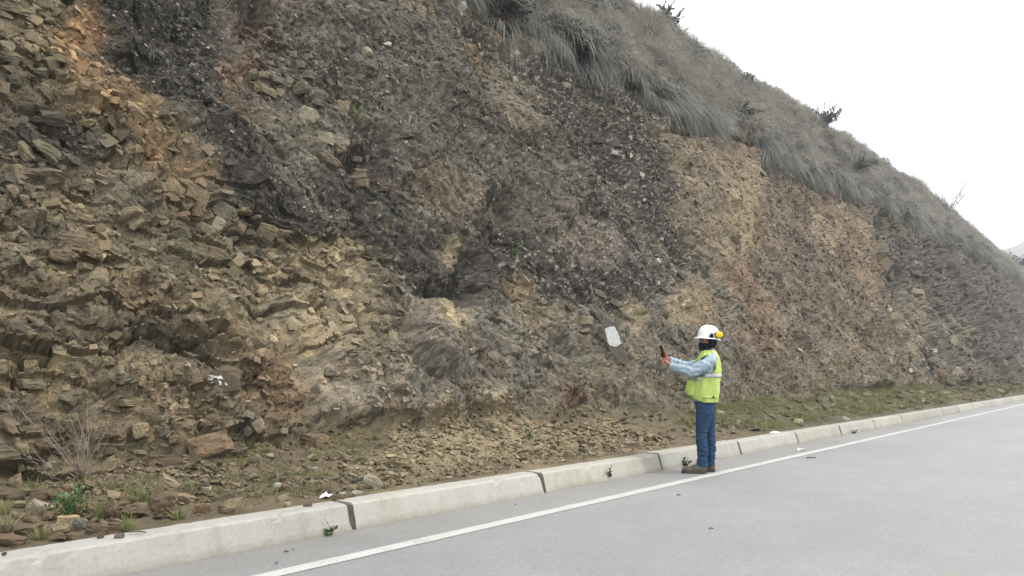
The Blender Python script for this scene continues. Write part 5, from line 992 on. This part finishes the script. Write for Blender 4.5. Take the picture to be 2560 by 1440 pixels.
fh = [tube([(*WF, .023, .029), (.485, -.05, 1.40, .024, .032), (.51, -.045, 1.425, .018, .04), (.53, -.042, 1.448, .012, .04)], (.3, .1, -1), 12)]
for k, (o_, ln_) in enumerate([(-.030, .8), (-.010, .95), (.011, 1.), (.031, .9)]):
    b0 = Vector((.527, -.048, 1.445)) + Vector((-.35, 0, 1)).normalized() * o_
    fh.append(finger(b0, (.8, .0, .35), (.35, .8, .15), (-.3, .9, .05), (.034 * ln_, .027 * ln_, .02 * ln_)))
fh.append(finger((.50, -.03, 1.425), (.1, .5, .9), (.25, .45, .8), (.3, .3, .9), (.036, .028, .022), .0105))
HR = Euler((0, 0, R(28)))                      # the head turned towards his left
HC = Vector((.006, .008, 1.60))
head = [ball(HC + Vector((-.008, 0, .02)), (.098, .076, .108), 20, HR), ball(HC + HR.to_matrix() @ Vector((.02, 0, -.05)), (.072, .058, .072), 16, HR),
        ball(HC + HR.to_matrix() @ Vector((.098, 0, -.018)), (.018, .013, .026), 10, HR), tube([(-.015, 0, 1.42, .06, .062), (0, .003, 1.5, .055, .058), (.0, .005, 1.58, .055, .055)], (1, 0, 0))]
for s in (1, -1): head.append(ball(HC + HR.to_matrix() @ Vector((-.01, .078 * s, -.01)), (.018, .008, .03), 8, HR))
torso = [tube([(.03, 0, .86, .10, .14), (.03, 0, 1.05, .09, .13), (.0, 0, 1.25, .10, .15), (-.01, 0, 1.38, .08, .15), (-.01, 0, 1.46, .05, .06)], (1, 0, 0), 16)]
armN = [(-.045, .165, 1.385, .05), (.07, .215, 1.30, .047), (.195, .215, 1.24, .042), (.31, .14, 1.27, .038), (*WN, .027)]
armF = [(-.01, -.165, 1.385, .05), (.12, -.21, 1.33, .047), (.235, -.19, 1.295, .042), (.35, -.12, 1.335, .038), (*WF, .026)]
legN = [(.03, .08, .90, .09), (.045, .095, .70, .075), (.07, .10, .50, .055), (.06, .10, .30, .052), (.065, .10, .10, .04)]
legF = [(.03, -.08, .90, .09), (.0, -.095, .70, .075), (-.015, -.10, .50, .055), (-.03, -.10, .30, .05), (-.02, -.10, .10, .04)]
body_vf = join(head + torso + nh + fh + [tube([(*p[:3], p[3] * .85) for p in a]) for a in (armN, armF, legN, legF)])
pt('body', fuse('body', body_vf, M_SKIN, .0052, 2, dec=.35))
# shirt
def sleeve(a, e=.016): 
    return tube([(*p[:3], p[3] + e + (.008 if i in (1, 2) else 0)) for i, p in enumerate(a)], (0, 0, 1), 16, 5)
def cuffed(a):
    w = Vector(a[-1][:3]); q = Vector(a[-2][:3]); d = (w - q).normalized(); return tube([(*(w - d * .05), .044), (*(w - d * .02), .046), (*(w + d * .012), .044)], (0, 0, 1), 16, 2)
shirt_vf = join([tube([(.03, 0, .88, .13, .16), (.035, 0, 1.0, .125, .158), (.015, 0, 1.18, .128, .17), (-.005, 0, 1.33, .12, .185), (-.012, 0, 1.41, .10, .165), (-.01, 0, 1.455, .075, .11), (-.005, 0, 1.485, .062, .068)], (1, 0, 0), 24),
                 sleeve(armN), sleeve(armF), cuffed(armN), cuffed(armF), ball((-.03, .165, 1.375), (.075, .06, .07)), ball((-.0, -.165, 1.375), (.075, .06, .07))])
shirt = pt('shirt', fuse('shirt', shirt_vf, M_SHIRT, .0068, 4, wrinkle=.010, wl=.08, ws=(1, 1, 1.4)))
def collar(z0, z1, r0, r1, op=.5, tilt=.2, n=20):
    V, F = [], []
    for j in range(n + 1):
        a = op + (2 * math.pi - 2 * op) * j / n
        for (z, r) in ((z0, r0), (z1, r1), (z1 - .028, r1 + .012)):
            V.append(Vector((-.004 + r * math.cos(a), r * .95 * math.sin(a), z - tilt * .12 * (math.cos(a) + .2))))
    for j in range(n):
        for k in (0, 1): F.append((j * 3 + k, j * 3 + 3 + k, j * 3 + 4 + k, j * 3 + 1 + k))
    return V, F
pt('collar', raw('collar', collar(1.455, 1.515, .07, .066), M_SHIRT), shirt)
# vest: an open shell with armholes, hanging forward at the front
VR = [(.865, .045, .155, .175), (.93, .065, .185, .185), (1.0, .06, .188, .186), (1.10, .05, .182, .186), (1.18, .035, .178, .187), (1.27, .012, .158, .192), (1.34, .0, .140, .196), (1.40, -.008, .124, .19), (1.44, -.010, .105, .165), (1.475, -.008, .088, .125), (1.50, -.004, .074, .085)]
VA = np.linspace(R(9), R(351), 170)
def vest_pt(a, z, out=0.):
    zz = [r[0] for r in VR]; c = np.interp(z, zz, [r[1] for r in VR]); rx = np.interp(z, zz, [r[2] for r in VR]) + out; ry = np.interp(z, zz, [r[3] for r in VR]) + out
    n_ = 2.5; ca, sa = math.cos(a), math.sin(a); k = (abs(ca) ** n_ + abs(sa) ** n_) ** (-1 / n_)
    fold = .006 * math.sin(a * 7 + z * 9) * (1 - sstep(1.3, 1.45, z)) + .005 * math.sin(a * 13 - z * 17)
    zl = z + .07 * max(0, ca) * (1 - sstep(.87, 1.05, z))            # hem rises to the front
    return Vector((c + (rx + fold) * ca * k, (ry + fold) * sa * k, zl))
def shell(a_list, z_list, out=0., keep=lambda a, z: True, zf=None):
    V, F = [], []
    for z in z_list:
        for a in a_list: V.append(vest_pt(a, zf(a, z) if zf else z, out))
    n = len(a_list)
    for i in range(len(z_list) - 1):
        for j in range(n - 1):
            if keep((a_list[j] + a_list[j + 1]) / 2, (z_list[i] + z_list[i + 1]) / 2): F.append((i * n + j, i * n + j + 1, (i + 1) * n + j + 1, (i + 1) * n + j))
    used = sorted({k for f in F for k in f}); mp = {k: i for i, k in enumerate(used)}
    return [V[k] for k in used], [tuple(mp[k] for k in f) for f in F]
def armhole(a, z):
    d = abs((a % (2 * math.pi)) - math.pi / 2) if a < math.pi else abs(a - 3 * math.pi / 2)
    e = ((a if a < math.pi else 2 * math.pi - a) - R(83)) / R(42); h = (z - 1.305) / .135
    return not (e * e + h * h < 1)
VZ = np.linspace(.865, 1.50, 120)
def solid(me_o, th):
    m = me_o.modifiers.new('thick', 'SOLIDIFY'); m.thickness = th; m.offset = 1; return me_o
vest = pt('vest', raw('vest', shell(VA, VZ, .004, armhole), M_VEST)); solid(vest, .004)
solid(pt('reflective_tape', raw('reflective_tape', shell(np.linspace(R(14), R(78), 24), [1.165, 1.185, 1.20], .0095, zf=lambda a, z: z - .045 * (a / R(78))), M_REF), vest), .003)
for a0, a1 in ((88, 180), (180, 272)): solid(pt('reflective_tape', raw('reflective_tape', shell(np.linspace(R(a0), R(a1), 24), [1.165, 1.185, 1.21], .0095), M_REF), vest), .003)
solid(pt('reflective_tape', raw('reflective_tape', shell(np.linspace(R(282), R(346), 24), [1.165, 1.185, 1.20], .0095, zf=lambda a, z: z - .045 * ((2 * math.pi - a) / R(78))), M_REF), vest), .003)
solid(pt('shoulder_tape', raw('shoulder_tape', shell(np.linspace(R(112), R(140), 8), np.linspace(1.39, 1.475, 7), .009), M_REF), vest), .003)
pk = shell(np.linspace(R(16), R(62), 18), np.linspace(.915, 1.125, 12), .018); pocket = solid(pt('pocket', raw('pocket', pk, M_VEST), vest), .012)
pt('pocket_flap', raw('pocket_flap', shell(np.linspace(R(15), R(63), 18), [1.10, 1.115, 1.13], .034), M_VEST), vest)
solid(pt('front_edge', raw('front_edge', shell(np.linspace(R(6), R(12), 4), np.linspace(.87, 1.44, 40), .006), M_VEST2), vest), .006)
solid(pt('front_edge', raw('front_edge', shell(np.linspace(R(340), R(357), 5), np.linspace(.865, 1.40, 40), .012), M_VEST2), vest), .006)
solid(pt('side_seam', raw('side_seam', shell(np.linspace(R(84), R(87), 3), np.linspace(.87, 1.16, 20), .007), M_VEST), vest), .003)
st_ = solid(pt('side_strap', raw('side_strap', shell(np.linspace(R(88), R(150), 14), [.915, .93, .942], .01), M_VEST), vest), .003)
pt('buckle', raw('buckle', ball(vest_pt(R(128), .93, .016), (.012, .012, .016), 8), M_BPL), st_)
pt('clip', raw('clip', ball(vest_pt(R(11), 1.04, .012), (.008, .012, .014), 8), M_BPL), vest)
# jeans
jean_vf = join([tube([(.03, 0, .80, .11, .15), (.035, 0, .87, .125, .165), (.035, 0, .93, .12, .16)], (1, 0, 0), 20),
    tube([(.03, .075, .86, .105, .085), (.04, .09, .76, .103, .088), (.06, .1, .62, .085, .078), (.075, .1, .50, .068, .066), (.075, .1, .40, .062, .062), (.065, .1, .28, .062, .06), (.065, .1, .16, .058, .056), (.065, .1, .085, .062, .06)], (1, 0, 0), 20),
    tube([(.02, -.075, .86, .105, .085), (.005, -.09, .76, .10, .088), (-.01, -.1, .62, .083, .078), (-.02, -.1, .50, .068, .066), (-.03, -.1, .40, .062, .062), (-.035, -.1, .28, .06, .06), (-.03, -.1, .16, .057, .056), (-.025, -.1, .085, .06, .06)], (1, 0, 0), 20)])
jeans = pt('jeans', fuse('jeans', jean_vf, M_JEAN, .0068, 3, wrinkle=.007, wl=.075, ws=(.5, 1, 1.3), wz=(.62, .3)))
# boots
def boot(f0, l0, yaw):
    M = Matrix.Translation((f0, l0, 0)) @ Matrix.Rotation(yaw, 4, 'Z')
    def tf(vf): return [M @ Vector(v) for v in vf[0]], vf[1]
    up = join([tube([(-.065, 0, .055, .042, .036), (-.03, 0, .06, .05, .044), (.05, 0, .056, .046, .042), (.12, 0, .048, .034, .045), (.19, 0, .045, .028, .044), (.222, 0, .042, .018, .03)], (0, 0, 1), 16),
               tube([(-.012, 0, .05, .056, .046), (-.008, 0, .10, .058, .046), (-.004, 0, .145, .060, .05)], (1, 0, 0), 16)])
    b_ = pt('boot', fuse('boot', tf(up), M_BOOT, .006, 3, wrinkle=.003, wl=.04))
    t = np.linspace(0, 2 * math.pi, 29)[:-1]; ox = .08 + .152 * np.sign(np.cos(t)) * np.abs(np.cos(t)) ** .8; oy = (.049 - .008 * (ox < .06)) * np.sign(np.sin(t)) * np.abs(np.sin(t)) ** .75
    V = [Vector((x * s + .08 * (1 - s), y * s, z)) for z, s in ((0, .97), (.008, 1.), (.024, 1.01), (.032, .97)) for x, y in zip(ox, oy)]; n = len(t)
    F = [(k * n + j, k * n + (j + 1) % n, (k + 1) * n + (j + 1) % n, (k + 1) * n + j) for k in range(3) for j in range(n)] + [tuple(range(n - 1, -1, -1)), tuple(3 * n + j for j in range(n))]
    pt('sole', raw('sole', tf((V, F)), M_SOLE, False), b_)
    for k in range(4):
        x = .035 + k * .024; z = .118 - k * .012; pt('lace', raw('lace', tf(tube([(x, -.03, z - .012, .0035), (x, 0, z, .0035), (x, .03, z - .012, .0035)], (1, 0, 0), 6, 2)), M_SOLE), b_)
boot(.085, .1, R(6)); boot(-.02, -.1, R(-10))
# hood and neck gaiter: cloth over the whole head but for the eyes
hood_vf = join([ball(HC + Vector((-.012, 0, .02)), (.108, .087, .116), 26, HR), ball(HC + HR.to_matrix() @ Vector((.022, 0, -.055)), (.085, .069, .078), 22, HR), ball(HC + HR.to_matrix() @ Vector((.094, 0, -.03)), (.024, .02, .03), 12, HR),
                tube([(-.005, 0, 1.445, .068, .068), (.005, .004, 1.5, .064, .064), (.01, .006, 1.56, .07, .066)], (1, 0, 0))])
hm_ = fuse('hood', hood_vf, M_BLK, .006, 3, wrinkle=.0025, wl=.05)
bm = bmesh.new(); bm.from_mesh(hm_); Hi = HR.to_matrix().transposed(); dl = []
for f in bm.faces:
    c = Hi @ (f.calc_center_median() - HC)
    if c.x > .015 and (.0 - .012 * (abs(c.y) / .07)) < c.z < .042 and abs(c.y) < .085: dl.append(f)
bmesh.ops.delete(bm, geom=dl, context='FACES'); bm.to_mesh(hm_); bm.free()
hood = solid(pt('hood', hm_), .003)
pt('gaiter_point', raw('gaiter_point', tube([(.045, .01, 1.53, .045, .05), (.062, .012, 1.47, .026, .04), (.068, .012, 1.425, .008, .016)], (1, 0, 0)), M_BLK), hood)
for s in (1, -1):
    e = HC + HR.to_matrix() @ Vector((.084, .033 * s, .017)); pt('eye', raw('eye', ball(e, (.007, .013, .006), 10, HR), M_BPL))
    pt('eyebrow', raw('eyebrow', ball(e + HR.to_matrix() @ Vector((.004, .003 * s, .015)), (.006, .019, .004), 8, HR), M_BLK))
# helmet
def helmet():
    V, F = [], []; n = 40; prof = [(1.0, 0.), (1.0, .018), (.985, .05), (.93, .085), (.80, .118), (.6, .143), (.34, .158), (.12, .163)]
    for r, z in prof:
        for j in range(n):
            a = 2 * math.pi * j / n; rid = .005 * max(0, 1 - abs(math.sin(a)) * 5) * (z > .02); V.append(Vector((.137 * r * math.cos(a), .112 * r * math.sin(a), z + rid)))
    for k in range(len(prof) - 1): F += [(k * n + j, k * n + (j + 1) % n, (k + 1) * n + (j + 1) % n, (k + 1) * n + j) for j in range(n)]
    F.append(tuple((len(prof) - 1) * n + j for j in range(n)))
    o = len(V)                                  # brim all round, longer in front
    for r, dz in ((0., .004), (.5, -.003), (1., -.012), (1.02, -.017), (.5, -.012), (0., -.006)):
        for j in range(n):
            a = 2 * math.pi * j / n; w = (.022 + .026 * max(0, math.cos(a)) ** 2) * r; V.append(Vector(((.137 + w) * math.cos(a), (.112 + w) * math.sin(a), dz)))
    for k in range(5): F += [(o + k * n + j, o + (k + 1) * n + j, o + (k + 1) * n + (j + 1) % n, o + k * n + (j + 1) % n) for j in range(n)]
    return V, F
HM = Matrix.Translation((-.005, .005, 1.650)) @ Matrix.Rotation(R(20), 4, 'Z') @ Matrix.Rotation(R(-5), 4, 'Y')
def hx(vf): return [HM @ Vector(v) for v in vf[0]], vf[1]
helm = pt('helmet', raw('helmet', hx(helmet()), M_HELM)); mod = helm.modifiers.new('s', 'SUBSURF'); mod.levels = mod.render_levels = 1
for s in (1, -1):
    mf = pt('earmuff', raw('earmuff', hx(ball((-.085, .132 * s, .045), (.047, .024, .038), 20)), M_YCUP), helm)
    pt('cushion', raw('cushion', hx(ball((-.085, .112 * s, .043), (.05, .018, .045), 16)), M_BPL), mf)
    pt('earmuff_arm', raw('earmuff_arm', hx(join([tube([(.005, .118 * s, .002, .026, .008), (.005, .122 * s, .03, .026, .008), (.0, .117 * s, .052, .014, .008)], (1, 0, 0), 10), tube([(.0, .122 * s, .04, .004), (-.04, .14 * s, .06, .004), (-.085, .145 * s, .05, .004)], (0, 0, 1), 6)])), M_BPL), helm)
    if s > 0:
        for k in range(4): pt('print', raw('print', hx(ball((-.063 - k * .011, .1585 - .0008 * abs(k - 1.5), .052), (.0035, .0015, .005), 6)), M_REDM), mf)
# phone and its cord: held, a thing of its own
def box(cx, cy, cz, sx, sy, sz, bev=.004, mat=None):
    bm = bmesh.new(); bmesh.ops.create_cube(bm, size=1); bmesh.ops.scale(bm, vec=(sx, sy, sz), verts=bm.verts); bmesh.ops.bevel(bm, geom=bm.edges[:], offset=bev, segments=2, affect='EDGES')
    bmesh.ops.translate(bm, vec=(cx, cy, cz), verts=bm.verts); me = bpy.data.meshes.new('part'); bm.to_mesh(me); bm.free()
    if mat: me.materials.append(mat)
    return me
pm = Matrix.Translation(PL) @ Matrix.Rotation(PRZ, 4, 'Z')
phone = empty('phone'); phone.matrix_basis = pm @ Matrix.Translation((.552, -.006, 1.495)) @ Matrix.Rotation(R(24), 4, 'Z') @ Matrix.Rotation(R(18), 4, 'Y')
tag(phone, 'dark phone with a hanging black cord held up in both hands', 'phone')
link('case', box(0, 0, 0, .013, .078, .155, .004, M_PHC), phone); link('screen', box(-.0075, 0, 0, .002, .068, .14, .0006, m_scr), phone); link('camera_lens', box(.008, .022, .055, .004, .02, .03, .0015, m_scr), phone)
cd_ = link('cord', raw('cord', join([tube([(.56, .01, 1.455, .003), (.60, .015, 1.47, .003), (.618, .015, 1.44, .0035), (.612, .015, 1.35, .0045), (.618, .015, 1.235, .0055)], (0, 1, 0), 6, 5), tube([(.565, -.01, 1.44, .003), (.59, -.01, 1.40, .003), (.585, -.01, 1.33, .003), (.588, -.01, 1.235, .004)], (0, 1, 0), 6, 5)]), M_BPL), phone)
cd_.matrix_parent_inverse = phone.matrix_basis.inverted() @ pm
